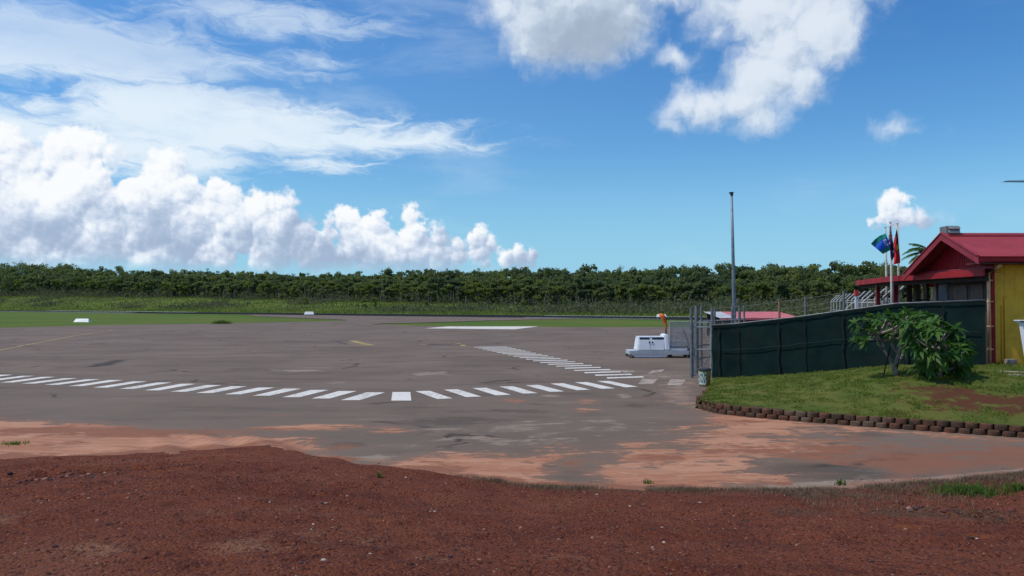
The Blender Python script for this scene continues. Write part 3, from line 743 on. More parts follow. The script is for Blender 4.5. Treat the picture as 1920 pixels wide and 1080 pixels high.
mb = MB(); mb.box(13.72, 24, 22.02, 22.15, GZ, 3.74); mb.box(23.9, 24, 22.15, 25.1, GZ, 3.6); mb.box(13.72, 23.9, 25.0, 25.1, GZ, 3.6); mb.box(13.74, 23.9, 22.15, 25, 3.28, 3.34)
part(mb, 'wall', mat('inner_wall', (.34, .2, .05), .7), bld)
WX = 13.72
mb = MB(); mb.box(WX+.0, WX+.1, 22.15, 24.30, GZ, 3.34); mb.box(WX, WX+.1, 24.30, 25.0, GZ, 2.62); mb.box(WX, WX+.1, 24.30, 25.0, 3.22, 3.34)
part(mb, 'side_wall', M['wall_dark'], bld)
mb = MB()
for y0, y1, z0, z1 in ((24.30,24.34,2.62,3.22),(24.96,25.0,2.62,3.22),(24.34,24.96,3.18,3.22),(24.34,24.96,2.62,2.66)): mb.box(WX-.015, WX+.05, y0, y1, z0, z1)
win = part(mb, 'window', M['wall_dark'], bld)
mb = MB(); mb.box(WX+.02, WX+.03, 24.34, 24.96, 2.66, 3.18); part(mb, 'pane', mat('reflection_tinted_glass', (.055, .075, .11), .12, (.07, .09, .13), 1, spec=.9), win)  # lighter blue-grey base colour paints a reflection into the pane
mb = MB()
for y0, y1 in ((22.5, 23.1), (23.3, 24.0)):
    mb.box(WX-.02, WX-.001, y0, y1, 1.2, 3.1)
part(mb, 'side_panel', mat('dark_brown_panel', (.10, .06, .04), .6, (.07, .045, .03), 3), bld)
# door with architrave in the yellow wall
mb = MB(); mb.box(13.98, 14.03, 21.955, 21.985, GZ, 2.72); mb.box(13.90, 13.935, 21.965, 21.985, GZ, 2.5); mb.box(14.03, 15.6, 21.955, 21.985, 2.68, 2.76); mb.box(15.55, 15.6, 21.955, 21.985, GZ, 2.68)
dr = part(mb, 'door', M['yellow'], bld, bevel=.004)
mb = MB(); ribbed(mb, (14.03, 21.978), (15.55, 21.978), GZ, 2.68, (0, -1), .008, .38, .02); part(mb, 'door_leaf', M['yellow'], dr)
# red corner post and the cream pipe
mb = MB(); mb.box(13.60, 13.70, 21.93, 22.03, GZ, 3.62); part(mb, 'corner_post', M['red_paint'], bld, bevel=.006)
mb = MB(); mb.tube([(13.50, 21.9, GZ), (13.50, 21.9, 3.2), (13.50, 21.9, 3.40), (13.56, 21.75, 3.52), (13.6, 21.5, 3.62)], .045, 12)
dp = part(mb, 'downpipe', M['cream'], bld, smooth=True)
for z in (1.25, 1.9, 2.6, 3.2):
    mb = MB(); mb.tube([(13.50, 21.9, z-.02), (13.50, 21.9, z+.02)], .055, 12); mb.box(13.5, 13.62, 21.89, 21.92, z-.015, z+.015); part(mb, 'bracket', M['cream'], dp)
# corrugated roof
RX0, RX1 = 12.87, 24.4; FE = (21.38, 3.83); RG = (23.1, 4.60); RE = (25.35, 3.47)
def corr(mb, p0, p1, x0, x1, pitch=.085, h=.015, th=.006):
    n = int((x1-x0)/pitch*4); V = []
    for i in range(n+1):
        x = x0 + (x1-x0)*i/n; k = i % 4; dz_ = h if k in (1, 2) else 0
        V += [(x, p0[0], p0[1]+dz_), (x, p1[0], p1[1]+dz_)]
    mb.add(V, [[2*i, 2*i+2, 2*i+3, 2*i+1] for i in range(n)])
    mb.add([(x, y, z-th) for x, y, z in V], [[2*i+1, 2*i+3, 2*i+2, 2*i] for i in range(n)])
mb = MB(); corr(mb, FE, RG, RX0, RX1); corr(mb, RG, RE, RX0, RX1); roof = part(mb, 'roof', M['roof_red'], bld)
mb = MB()
mb.hexa([(RX0-.02, RG[0]-.16, RG[1]-.035), (RX1, RG[0]-.16, RG[1]-.035), (RX1, RG[0]+.16, RG[1]-.035), (RX0-.02, RG[0]+.16, RG[1]-.035)], [(RX0-.02, RG[0]-.03, RG[1]+.055), (RX1, RG[0]-.03, RG[1]+.055), (RX1, RG[0]+.03, RG[1]+.055), (RX0-.02, RG[0]+.03, RG[1]+.055)])
part(mb, 'ridge_cap', M['roof_red'], roof)
mb = MB(); mb.box(RX0-.03, RX1, 21.26, 21.38, 3.70, 3.83); mb.box(RX0-.03, RX1, 21.245, 21.26, 3.815, 3.845); part(mb, 'gutter', M['red_paint'], bld, bevel=.008)
mb = MB(); mb.box(RX0+.05, RX1, 21.40, 21.98, 3.64, 3.68); part(mb, 'soffit', M['red_dark'], bld)
def board(p, q, x0, x1, hh, m, name='barge_board', dz_=.03):
    mb = MB(); mb.hexa([(x0, p[0], p[1]+dz_-hh), (x1, p[0], p[1]+dz_-hh), (x1, q[0], q[1]+dz_-hh), (x0, q[0], q[1]+dz_-hh)], [(x0, p[0], p[1]+dz_), (x1, p[0], p[1]+dz_), (x1, q[0], q[1]+dz_), (x0, q[0], q[1]+dz_)])
    return part(mb, name, m, bld)
M['barge'] = mat('faded_red_board', (.30, .035, .05), .55, (.24, .026, .04), 3, spec=.25)
board((21.26, 3.78), RG, RX0-.035, RX0-.004, .19, M['barge']); board(RG, RE, RX0-.035, RX0-.004, .19, M['barge'])
board((21.30, 3.80), RG, RX0-.06, RX0+.03, .03, M['barge'], 'roof_trim', .075); board(RG, RE, RX0-.06, RX0+.03, .03, M['barge'], 'roof_trim', .075)
# gable cladding
def gtop(f):
    y = 21.55 + f*(25.2-21.55)
    return np.interp(y, [FE[0], RG[0], RE[0]], [FE[1], RG[1], RE[1]]) - .03
mb = MB(); ribbed(mb, (13.40, 25.2), (13.40, 21.55), 3.47, lambda f: gtop(1-f), (-1, 0), .022, .09, .03); part(mb, 'gable_cladding', M['red_paint'], bld)
mb = MB(); mb.box(13.25, 13.39, 21.5, 25.3, 3.52, 3.57); part(mb, 'gable_sill', M['barge'], bld)
# flat verandah canopy with red fascia
O = [(13.2, 21.55), (13.2, 26.85), (14.28, 32.0)]; I = [(13.71, 21.55), (13.71, 25.3), (14.9, 26.5), (15.7, 31.7)]
fp = O + I[::-1]
mb = MB(); cz0, cz1 = 3.42, 3.47; n = len(fp)
tri_ = tessellate_polygon([[Vector((x, y, 0)) for x, y in fp]])
mb.add([(x, y, cz0) for x, y in fp], [list(q) for q in tri_]); mb.add([(x, y, cz1) for x, y in fp], [list(q)[::-1] for q in tri_])
can = part(mb, 'canopy', M['red_dark'], bld)
def fas(a, b, z0=3.31, z1=3.51, th=.05):
    mb = MB(); a = Vector((*a, 0)); b = Vector((*b, 0)); t_ = (b-a).normalized(); n_ = Vector((-t_.y, t_.x, 0))*th
    lo = [a, b, b+n_, a+n_]; mb.hexa([(p.x, p.y, z0) for p in lo], [(p.x, p.y, z1) for p in lo]); return mb
for a_, b_ in ((O[0], O[1]), (O[1], O[2]), (O[2], I[-1])): part(fas(a_, b_), 'fascia', M['red_paint'], can, bevel=.01)
mb = MB(); mb.bar((13.35, 21.7, 3.28), (13.35, 26.8, 3.28), .08, .2); mb.bar((13.35, 26.8, 3.28), (14.42, 31.9, 3.28), .08, .2); part(mb, 'beam', M['timber'], can)
for x, y, w_ in ((13.86, 29.3, .13), (13.42, 27.1, .15)):
    mb = MB(); mb.box(x-w_/2, x+w_/2, y-w_/2, y+w_/2, .7, 3.3); part(mb, 'column', M['red_dark'], can, bevel=.008)
for x, y, w_, m_ in ((14.85, 28.9, .14, 'timber'), (14.72, 28.1, .18, 'wall_dark'), (14.6, 27.4, .06, 'galv'), (14.75, 26.6, .1, 'wall_dark'), (13.62, 25.35, .08, 'timber')):
    mb = MB(); mb.box(x-w_/2, x+w_/2, y-w_/2, y+w_/2, .7, 3.41); part(mb, 'column', M[m_], can)
mb = MB(); mb.box(14.2, 14.65, 26.45, 26.5, 3.12, 3.4); part(mb, 'hanging_panel', M['red_paint'], can)
mb = MB(); mb.box(13.78, 14.15, 26.3, 26.34, 2.66, 2.70); mb.box(13.78, 13.81, 26.3, 26.34, .8, 3.4); mb.box(14.12, 14.15, 26.3, 26.34, .8, 3.4); part(mb, 'verandah_frame', M['timber'], can)

# roof ventilator on the ridge
v = empty('roof_ventilator', (13.05, 23.2, 4.6), 0, 'small grey louvred box standing on the roof ridge', 'ventilator')
mb = MB(); mb.hexa([(12.97, 23.0, 4.60), (13.38, 23.0, 4.60), (13.38, 23.4, 4.60), (12.97, 23.4, 4.60)], [(12.95, 23.0, 4.86), (13.33, 23.0, 4.86), (13.33, 23.4, 4.86), (12.95, 23.4, 4.86)])
part(mb, 'housing', mat('grey_vent_metal', (.19, .20, .21), .5, (.14, .15, .155), 5), v, bevel=.015)
for z in (4.64, 4.755):
    mb = MB(); mb.hexa([(12.995, 22.965, z), (13.34, 22.965, z), (13.34, 23.0, z+.07), (12.995, 23.0, z+.07)], [(12.995, 22.955, z+.022), (13.34, 22.955, z+.022), (13.34, 22.999, z+.092), (12.995, 22.999, z+.092)]); part(mb, 'louvre', mat('vent_louvre', (.27, .28, .28), .5), v)
# television antenna on a mast that rises from the roof
v = empty('tv_antenna', (14.6, 23.8, 4.35), 0, 'dark spiky television antenna boom at the upper right edge above the roof', 'antenna')
mb = MB(); mb.tube([(17.4-2.0, 23.8, 4.2), (15.4, 23.8, 6.55)], .02, 8); part(mb, 'mast', M['galv'], v)
mb = MB(); mb.tube([(15.20, 23.8, 6.31), (15.85, 23.8, 6.33)], .014, 6)
b1 = MB(); b1.tube([(15.20, 23.8, 6.31), (16.9, 23.8, 6.31)], .013, 6)
v.location = (15.4, 23.8, 4.2); part(b1, 'boom', M['dark'], v)
for k in range(14):
    x = 15.24 + k*.095; L = .20 + .012*k
    mb = MB(); mb.tube([(x, 23.8-L, 6.325), (x, 23.8+L, 6.325)], .006, 5); part(mb, 'element', M['dark'], v)

# ------------------------------------------------------------------ fence with green shade cloth
fe = empty('screened_fence', (6.9, 26.66, 0), 0, 'steel mesh fence covered in dark green shade cloth behind the lawn', 'fence')
def u_of(px):
    k = (px-CXP)/F; return (k*26.66-6.9)/(6.2+5.26*k)
def fpt(u, z): return Vector((*sfence(u), fz(u)+z))
nrm = Vector((-5.26, -6.2, 0)).normalized()
NU2, NV2 = 220, 16; fr = []; bk_ = []
for j in range(NV2):
    for i in range(NU2):
        u = i/(NU2-1)*1.0; w_ = j/(NV2-1)
        z = -.03 + w_*1.83
        p = fpt(u, z)
        pos = min(abs(u-q) for q in [u_of(px) for px in (1335, 1386, 1461, 1510, 1582, 1655, 1722, 1790, 1850)])
        o_ = .018*mnoise.noise(Vector((u*9, w_*2.5, 0))) + .03*min(pos*8, .25) + (.012*math.exp(-((w_-.52)/.03)**2)) + .008*mnoise.noise(Vector((u*40, w_*12, 3)))
        p2 = p + nrm*(.045+o_); sag = .02*min(pos*8, .3)*(w_ > .95)
        fr.append((p2.x, p2.y, p2.z - sag)); bk_.append((p2.x-nrm.x*.008, p2.y-nrm.y*.008, p2.z-sag))
n_ = NU2*NV2; Fq = []
for j in range(NV2-1):
    for i in range(NU2-1):
        a = j*NU2+i; Fq.append([a, a+1, a+NU2+1, a+NU2]); Fq.append([n_+a, n_+a+NU2, n_+a+NU2+1, n_+a+1])
mb = MB(); mb.add(fr+bk_, Fq); sc_ = part(mb, 'shade_cloth', M['cloth'], fe, smooth=True)
M['seam'] = mat('dark_seam', (.0025, .008, .009), .9, (.002, .006, .007), 3)
M['hem'] = mat('light_hem', (.006, .024, .023), .9, (.008, .03, .03), 3)
for px in (1350, 1386, 1461, 1510, 1582, 1700, 1770):
    u = u_of(px); mb = MB(); w_ = .018 if px in (1386, 1510) else .03
    q = [fpt(u+.003*math.sin(k), -.02+k*.13) + nrm*(.108+.004*(k % 2)) for k in range(14)]
    tt = Vector((6.2, -5.26, 0)).normalized()*w_
    for k in range(13): mb.hexa([q[k]-tt, q[k]+tt, q[k]+tt+nrm*.004, q[k]-tt+nrm*.004], [q[k+1]-tt, q[k+1]+tt, q[k+1]+tt+nrm*.004, q[k+1]-tt+nrm*.004])
    part(mb, 'seam', M['seam'], sc_)
mb = MB(); q = [fpt(i/60, .93+.012*math.sin(i*.9)+.01*math.sin(i*.31)) + nrm*.115 for i in range(3, 60)]
mb.tube(q, .010, 5); part(mb, 'hem', M['hem'], sc_)
mb = MB(); q = [fpt(i/60, 1.775+.008*math.sin(i*1.3)) + nrm*.10 for i in range(0, 61)]
mb.tube(q, .016, 5); part(mb, 'hem', M['seam'], sc_)
mb = MB(); mb.tube([fpt(u, 1.81) + nrm*.02 for u in (0, .1, .35, .72, 1)], .02, 8); part(mb, 'rail', M['galv'], fe, smooth=True)
for px in (1335, 1386, 1461, 1510, 1582, 1655, 1722, 1790):
    u = u_of(px); tall = 2.42 if px < 1600 else 1.79
    mb = MB(); mb.tube([fpt(u, -.1), fpt(u, tall)], .05 if px == 1335 else .038 if px < 1600 else .028, 10)
    if px < 1600: mb.tube([fpt(u, tall), fpt(u, tall+.012)], .046, 10)
    part(mb, 'post', mat('rusty_post', (.30, .14, .07), .7, (.22, .15, .1), 4) if px == 1461 else M['galv'], fe, smooth=False)
mb = MB()
for z in (1.95, 2.12, 2.36): mb.tube([fpt(u, z) for u in (0, .2, .35, .54)], .004, 4)
part(mb, 'wire', M['wire'], fe)
# chain link mesh as real crossing strips
def link_mesh(mb, a, b, z0, z1, pitch=.09, w=.006):
    a = Vector(a); b = Vector(b); L = (b-a).length; t_ = (b-a)/L; H = z1-z0; n_ = Vector((-t_.y, t_.x, 0))*.003
    s = -H
    while s < L:
        for sg in (1, -1):
            s0, s1 = max(s, 0), min(s+H, L)
            if s1 > s0:
                h0, h1 = s0-s, s1-s
                if sg < 0: h0, h1 = H-h0, H-h1
                p = a + t_*s0; q = a + t_*s1
                mb.bar((p.x+n_.x*sg, p.y+n_.y*sg, z0+h0), (q.x+n_.x*sg, q.y+n_.y*sg, z0+h1), w, w)
        s += pitch
# gate beside the cloth
gt = empty('gate', (6.19, 26.7, 0), 0, 'narrow grey pipe gate with mesh standing beside the green shade cloth', 'gate')
GA, GB = Vector((6.19, 26.7, 0)), Vector((6.84, 26.68, 0))
mb = MB(); mb.tube([GA+Vector((0, 0, .0)), GA+Vector((0, 0, 2.40))], .055, 10); part(mb, 'post', M['galv'], gt)
mb = MB()
for z in (.08, .97, 1.74, 1.90): mb.tube([GA+Vector((.05, 0, z)), GB+Vector((0, 0, z))], .022, 8)
for q_ in (GA+Vector((.07, 0, 0)), GB): mb.tube([q_+Vector((0, 0, .06)), q_+Vector((0, 0, 1.92))], .022, 8)
part(mb, 'frame', M['galv_light'], gt)
mb = MB(); mb.tube([GA+Vector((.2, 0, .08)), GB+Vector((0, 0, .82))], .02, 8); part(mb, 'brace', M['galv'], gt)
mb = MB(); link_mesh(mb, GA+Vector((.05, .02, 0)), GB+Vector((0, .02, 0)), .08, 1.74, .1, .007); part(mb, 'mesh', M['wire'], gt)
# second run of fence behind the gate
f2 = empty('mesh_fence', (6.75, 28.3, 0), 0, 'short open pipe and mesh fence just behind the narrow gate', 'fence')
pts = [Vector((6.75, 28.3, 0)), Vector((7.22, 29.5, 0)), Vector((8.83, 31, 0)), Vector((9.42, 32, 0)), Vector((9.9, 33, 0))]
for p, r_ in zip(pts, (.07, .04, .05, .045, .04)):
    mb = MB(); mb.tube([p, p+Vector((0, 0, 2.48))], r_, 10); part(mb, 'post', M['galv'], f2)
for z in (.5, .98, 1.72, 1.90):
    mb = MB(); mb.tube([p+Vector((0, 0, z)) for p in pts], .022, 8); part(mb, 'rail', M['galv_light'] if z > 1.5 else M['galv'], f2)
mb = MB()
for i in range(3): link_mesh(mb, pts[i], pts[i+1], .05, 1.85, .13, .007)
part(mb, 'mesh', M['wire'], f2)
p = Vector((7.05, 26.9, 0)); mb = MB(); mb.tube([p, p+Vector((0, 0, 2.42))], .035, 10); part(mb, 'post', M['galv'], f2)

# security fence with cranked tops further back
sf = empty('security_fence', (17.1, 34, .76), 0, 'tall grey fence with cranked barbed wire arms receding behind the shade cloth', 'fence')
A_, B_ = Vector((16.2, 33.0, 0)), Vector((26.4, 64.0, 0)); Ltot = (B_-A_).length; t_ = (B_-A_).normalized()
side = Vector((1, .12, 0)).normalized()
K = 13
base = []
for k in range(K):
    f = (k/(K-1)); p = A_.lerp(B_, f); z = tz(p.x, p.y); base.append(Vector((p.x, p.y, z)))
    mb = MB(); mb.tube([Vector((p.x, p.y, z-.1)), Vector((p.x, p.y, z+2.05)), Vector((p.x, p.y, z+2.12)) + side*.05, Vector((p.x, p.y, z+2.55)) + side*.55], .038, 8)
    part(mb, 'post', M['galv_light'], sf)
for z in (1.35, 2.02):
    mb = MB(); mb.tube([b_+Vector((0, 0, z)) for b_ in base], .022, 6); part(mb, 'rail', M['galv_light'], sf)
mb = MB()
for k in range(4): mb.tube([b_+Vector((0, 0, 2.2+k*.11)) + side*(.14+k*.13) for b_ in base], .006, 4)
part(mb, 'wire', M['wire'], sf)
mb = MB()
for i in range(5): link_mesh(mb, base[i].xy.to_3d(), base[i+1].xy.to_3d(), .85, 2.75, .2, .008)
part(mb, 'mesh', M['wire'], sf)
# a second row of cranked posts nearer the right
f4 = empty('cranked_fence', (13.2, 29, .76), 0, 'short row of grey cranked fence posts seen under the canopy beside the flagpoles', 'fence')
for (px, ytop, d) in ((1586, 562, 33), (1617, 548, 30), (1650, 545, 29.5), (1668, 543, 28.7)):
    p = atd(px, 572, d); z = tz(p.x, p.y)
    zt = EYE + (HY-ytop)/F*d
    mb = MB(); mb.tube([(p.x, p.y, z-.1), (p.x, p.y, zt-.42), (p.x+.04, p.y, zt-.36), (p.x+.48, p.y, zt)], .035, 8); part(mb, 'post', M['galv_light'], f4)
mb = MB(); mb.tube([atd(px, 572, d)-Vector((0, 0, -.1)) for px, d in ((1586, 33), (1617, 30), (1650, 29.5), (1690, 28.7))], .02, 6); part(mb, 'rail', M['galv_light'], f4)

# white and red marker post
p = atd(1606, 580, 26.0); v = empty('marker_post', (p.x, p.y, .7), 0, 'flat white post with red top standing just behind the shade cloth', 'marker post')
mb = MB(); mb.box(p.x-.055, p.x+.055, p.y-.03, p.y+.03, .6, 2.82); part(mb, 'post', M['white_paint'], v, bevel=.008)
mb = MB(); mb.box(p.x-.07, p.x+.07, p.y-.045, p.y+.045, 2.80, 3.0); part(mb, 'cap', mat('red_cap', (.62, .07, .06), .5), v, bevel=.01)

# light pole
lp = atd(1377, 600, 45); v = empty('light_pole', (lp.x, 45, 0), 0, 'tall slender grey pole with a small fitting on top, standing beyond the gate', 'light pole')
mb = MB(); mb.tube([(lp.x, 45, -.05), (lp.x, 45, .3), (lp.x-.06, 45, 5), (lp.x-.12, 45, 9.0)], [.13, .125, .095, .06], 16); part(mb, 'pole', M['pole'], v, smooth=True)
mb = MB(); mb.box(lp.x-.26, lp.x-.02, 44.9, 45.1, 9.0, 9.09); mb.tube([(lp.x-.12, 45, 8.88), (lp.x-.12, 45, 9.0)], .09, 10); part(mb, 'head', M['dark'], v, bevel=.02)
mb = MB(); mb.tube([(lp.x, 45, 0), (lp.x, 45, .04)], .25, 12); part(mb, 'base_plate', M['galv'], v)

# low shed with pink-red sheet roof beyond the fence
v = empty('shed', (18.5, 60, 0), 0, 'low shed with faded pink and white corrugated roof beyond the fence and pole', 'shed')
x0, x1 = 15.5, 21.6; fy, by_ = 57.6, 62.6
def rz(y): return 1.52 + (y-fy)*.085
def sheet(xa, xb, name, m_):
    mb = MB(); n = int((xb-xa)/.075); V = []
    for i in range(n+1):
        x = xa+(xb-xa)*i/n; dz_ = .035*(i % 2); V += [(x+.0, fy, rz(fy)+dz_), (x+(.0 if xa > x0+.1 else 0)+ .0, by_, rz(by_)+dz_)]
    mb.add(V, [[2*i, 2*i+2, 2*i+3, 2*i+1] for i in range(n)]); part(mb, name, m_, v)
sheet(x0, 16.9, 'roof', mat('white_roof_sheet', (.42, .44, .47), .5, (.34, .35, .38), 2)); sheet(16.9, x1, 'roof', M['roof_pink'])
mb = MB(); mb.box(x0, x1, fy-.03, fy+.02, 1.38, 1.53); part(mb, 'fascia', M['roof_pink'], v)
mb = MB(); mb.box(x0+.2, x1-.2, by_-.3, by_-.2, 0, 1.9); mb.box(x1-.3, x1-.2, fy+.3, by_-.3, 0, 1.55); part(mb, 'wall', M['wall_dark'], v)
for x in (x0+.2, 17.4, 19.4, x1-.35):
    mb = MB(); mb.box(x, x+.1, fy+.2, fy+.3, 0, 1.5); part(mb, 'post', M['galv'], v)

# ------------------------------------------------------------------ flagpoles and flags
def cloth_flag(name, label, top_pts, bot_pts, d, colf, mats, folds, nu=44, nv=44, amp=.05, w1=None):
    """flag hanging as in the photo: left/right outline per row given as px pairs from top to bottom"""
    V = []; Fc = []; mi = []
    rows = len(top_pts)
    for j in range(nv+1):
        f = j/nv*(rows-1); k = min(int(f), rows-2); g = f-k
        L = Vector(top_pts[k]).lerp(Vector(top_pts[k+1]), g); Rr = Vector(bot_pts[k]).lerp(Vector(bot_pts[k+1]), g)
        for i in range(nu+1):
            u = i/nu; q = L.lerp(Rr, u)
            dd = d + amp*math.sin(u*math.pi*folds + j*.06) * (.4+.6*math.sin(min(1, u+.2)*math.pi)) + .02*math.sin(j*.4+u*5)
            V.append(atd(q.x, q.y, dd))
    for j in range(nv):
        for i in range(nu):
            a = j*(nu+1)+i; Fc.append([a, a+1, a+nu+2, a+nu+1]); mi.append(colf((i+.5)/nu, (j+.5)/nv))
    c = V[0].copy(); me = bpy.data.meshes.new(name); me.from_pydata([v_-c for v_ in V], [], Fc); me.update()
    o = link(name, me, mats, smooth=True); me.polygons.foreach_set('material_index', mi); o.location = c
    s_ = o.modifiers.new('thick', 'SOLIDIFY'); s_.thickness = .004
    return tag(o, label, 'flag', 'three flags on poles behind the canopy')
def fab(name, c):
    m, t, b = new_mat(name); t.put(b.inputs['Base Color'], t.mix(t.noise(t.new('ShaderNodeTexCoord').outputs['Object'], 6, 4), c, tuple(x*.75 for x in c))); b.inputs['Roughness'].default_value = .8
    tr = t.new('ShaderNodeBsdfTranslucent'); tr.inputs[0].default_value = (*c, 1); mx = t.new('ShaderNodeMixShader'); mx.inputs[0].default_value = .35
    t.l.new(b.outputs[0], mx.inputs[1]); t.l.new(tr.outputs[0], mx.inputs[2]); t.l.new(mx.outputs[0], t.n['Material Output'].inputs[0]); return m
FG, FB, FK, FW, FN, FR, FYl = fab('flag_green', (.012, .34, .27)), fab('flag_blue', (.03, .22, .90)), fab('flag_black', (.012, .012, .02)), fab('flag_white', (.8, .8, .82)), fab('flag_navy', (.015, .02, .16)), fab('flag_red', (.85, .05, .04)), fab('flag_yellow', (.85, .55, .03))
def tsi(u, v):
    # rows run across the flag from its fly (v=0) to its hoist (v=1); u from top edge to bottom edge
    if u < .24 or u > .76: return 0
    if u < .275 or u > .725: return 2
    x = (v-.78)*1.5; y = (u-.5)
    r = math.hypot(x, y); an = math.atan2(y, x)
    if .13 < r < .21 and abs(an) > .6: return 3
    if r < .06: return 3
    return 1
cloth_flag('flag', 'green and blue striped flag with a white headdress emblem, blowing left of its pole',
    [(1634,457),(1641,449),(1651,441.5),(1662,437.5)], [(1656,476),(1662,473.5),(1668,470),(1674,467)], 31.8, tsi, [FG, FB, FK, FW], 2.2, amp=.05)
def aus(u, v):
    if v < .40:
        a = v/.40
        if a < .05: return 0
        x = (u-.5)*2; y = (a-.5)*2
        if abs(x) < .16 or abs(y) < .10: return 2
        if abs(x) < .34 or abs(y) < .18: return 1
        if abs(abs(x)-abs(y)) < .09: return 2
        if abs(abs(x)-abs(y)) < .26: return 1
        return 0
    for cu, cv, r in ((.72, .68, .16), (.3, .47, .10), (.35, .85, .08), (.8, .9, .07)):
        q = math.hypot(u-cu, (v-cv)*4.5); an = math.atan2((v-cv)*4.5, u-cu)
        if q < r*(1+.35*math.cos(an*7)): return 1
    return 0
cloth_flag('flag', 'navy flag with a red and white cross canton, hanging limp from the middle pole',
    [(1669.3,424),(1668.4,438),(1667,446),(1667,458),(1670,471),(1670.5,481),(1672,488)], [(1672,424),(1673,438),(1674.5,446),(1676,458),(1678,471),(1678,480),(1674,488)], 26.1, aus, [FN, FW, FR], 4, amp=.04)
def abo(u, v):
    cen = .62-.05*v
    if v < .2: return 0 if u > .25-.6*(v-.1) else 0
    if math.hypot((u-.66)*.9, (v-.52)*2.6) < .23 and u > .45: return 2
    return 0 if u > .80-.12*math.sin(v*6) else 1
cloth_flag('flag', 'red and black flag with a yellow disc, hanging limp from the right pole',
    [(1682.6,429.5),(1680,440),(1677.5,450),(1674.5,464),(1677.5,472),(1677,484),(1676,496)], [(1683.4,429.5),(1684.5,440),(1685.7,450),(1686.5,464),(1687.6,474),(1688.5,484),(1688.5,493)], 30.3, abo, [FK, FR, FYl], 3, amp=.07)
M['flagpole'] = mat('white_flagpole', (.55, .53, .48), .5, (.40, .38, .33), 4, dirt=(.25, .2, .14), damt=.5)
for px, ty, d, lb in ((1662.5, 427, 32.0, 'white flagpole carrying the green and blue striped flag'), (1672, 418, 26.2, 'white flagpole carrying the navy flag, standing in front of the red canopy edge'), (1685.3, 420, 30.6, 'white flagpole carrying the red and black flag')):
    b_ = atd(px, 572, d); tp = atd(px-1.2, ty, d); z = tz(b_.x, b_.y)
    v = empty('flagpole', (b_.x, b_.y, z), 0, lb, 'flagpole', 'three flagpoles behind the canopy')
    mb = MB(); mb.tube([(b_.x, b_.y, z-.1), (b_.x, b_.y, 3), tuple(tp)], [.045, .042, .026], 10); part(mb, 'pole', M['flagpole'], v, smooth=True)
    mb = MB(); mb.tube([tp, tp+Vector((0, 0, .02)), tp+Vector((0, 0, .06))], [.03, .045, .015], 8); part(mb, 'finial', M['flagpole'], v)
    mb = MB(); mb.tube([(b_.x+.05, b_.y-.03, z+1), (tp.x+.04, tp.y-.03, tp.z-.05)], .004, 4); part(mb, 'halyard', M['galv_light'], v)

# ------------------------------------------------------------------ ground power cart
gc = empty('service_cart', (7.1, 37.2, 0), 0, 'white low service cart with two doors and a mesh guard, parked beside the gate', 'cart')
Wm = M['white_plastic']
mb = MB(); mb.box(5.56, 8.36, 36.6, 36.68, .15, .34); mb.box(5.56, 8.36, 37.82, 37.9, .15, .34); mb.box(5.56, 5.66, 36.68, 37.82, .15, .34); mb.box(8.26, 8.36, 36.68, 37.82, .15, .34); mb.box(5.66, 8.26, 36.68, 37.82, .28, .345)
part(mb, 'chassis', mat('pale_grey_enamel', (.50, .53, .56), .4, (.43, .46, .48), 2, dirt=(.3, .22, .16), damt=.3), gc, bevel=.01)
mb = MB(); mb.box(5.8, 7.3, 36.64, 36.7, .03, .15); part(mb, 'skirt', Wm, gc)
mb = MB(); mb.hexa([(5.93, 36.66, .35), (7.25, 36.66, .35), (7.25, 37.8, .35), (5.93, 37.8, .35)], [(6.02, 36.74, .98), (7.25, 36.74, .98), (7.25, 37.74, .98), (6.02, 37.74, .98)])
part(mb, 'body', Wm, gc, bevel=.03)
for xa, xb in ((6.0, 6.56), (6.60, 7.2)):
    mb = MB(); s0 = .05 if xa < 6.1 else 0
    mb.hexa([(xa, 36.645, .38), (xb, 36.645, .38), (xb, 36.68, .38), (xa, 36.68, .38)], [(xa+s0, 36.705, .84), (xb, 36.705, .84), (xb, 36.74, .84), (xa+s0, 36.74, .84)])
    dr = part(mb, 'door', Wm, gc, bevel=.008)
    hx = xb-.05 if xa < 6.3 else xa+.05
    mb = MB(); mb.box(hx-.025, hx+.025, 36.66, 36.70, .70, .78); part(mb, 'handle', M['dark'], dr)
for xa, xb in ((6.06, 6.52), (6.64, 7.2)):
    mb = MB(); mb.box(xa, xb, 36.715, 36.77, .87, .945); part(mb, 'vent', M['dark'], gc)
mb = MB(); mb.box(6.5, 6.66, 36.9, 37.1, .98, 1.02); mb.box(6.02, 7.2, 36.73, 37.76, .975, 1.0); part(mb, 'lid', Wm, gc, bevel=.01)
mb = MB(); mb.hexa([(7.22, 36.62, .35), (7.5, 36.62, .35), (7.5, 37.84, .35), (7.22, 37.84, .35)], [(7.22, 36.68, 1.12), (7.42, 36.68, 1.12), (7.42, 37.78, 1.12), (7.22, 37.78, 1.12)]); part(mb, 'cowl', Wm, gc, bevel=.05)
mb = MB()
for k in range(8):
    f = k/8; g = (k+1)/8; za, zb = 1.05-.45*math.sin(f*math.pi/2), 1.05-.45*math.sin(g*math.pi/2)
    mb.hexa([(7.45+f*.7, 37.5, .35), (7.45+g*.7, 37.5, .35), (7.45+g*.7, 37.6, .35), (7.45+f*.7, 37.6, .35)], [(7.45+f*.7, 37.5, za), (7.45+g*.7, 37.5, zb), (7.45+g*.7, 37.6, zb), (7.45+f*.7, 37.6, za)])
part(mb, 'rear_panel', Wm, gc)
mb = MB(); mb.box(7.6, 8.3, 37.0, 37.45, .345, .52); part(mb, 'seat', M['dark'], gc, bevel=.03)
mb = MB(); mb.box(7.5, 8.3, 36.65, 36.7, .36, .46); mb.box(7.45, 8.35, 36.85, 36.9, .66, .80); part(mb, 'side_rail', Wm, gc, bevel=.01)
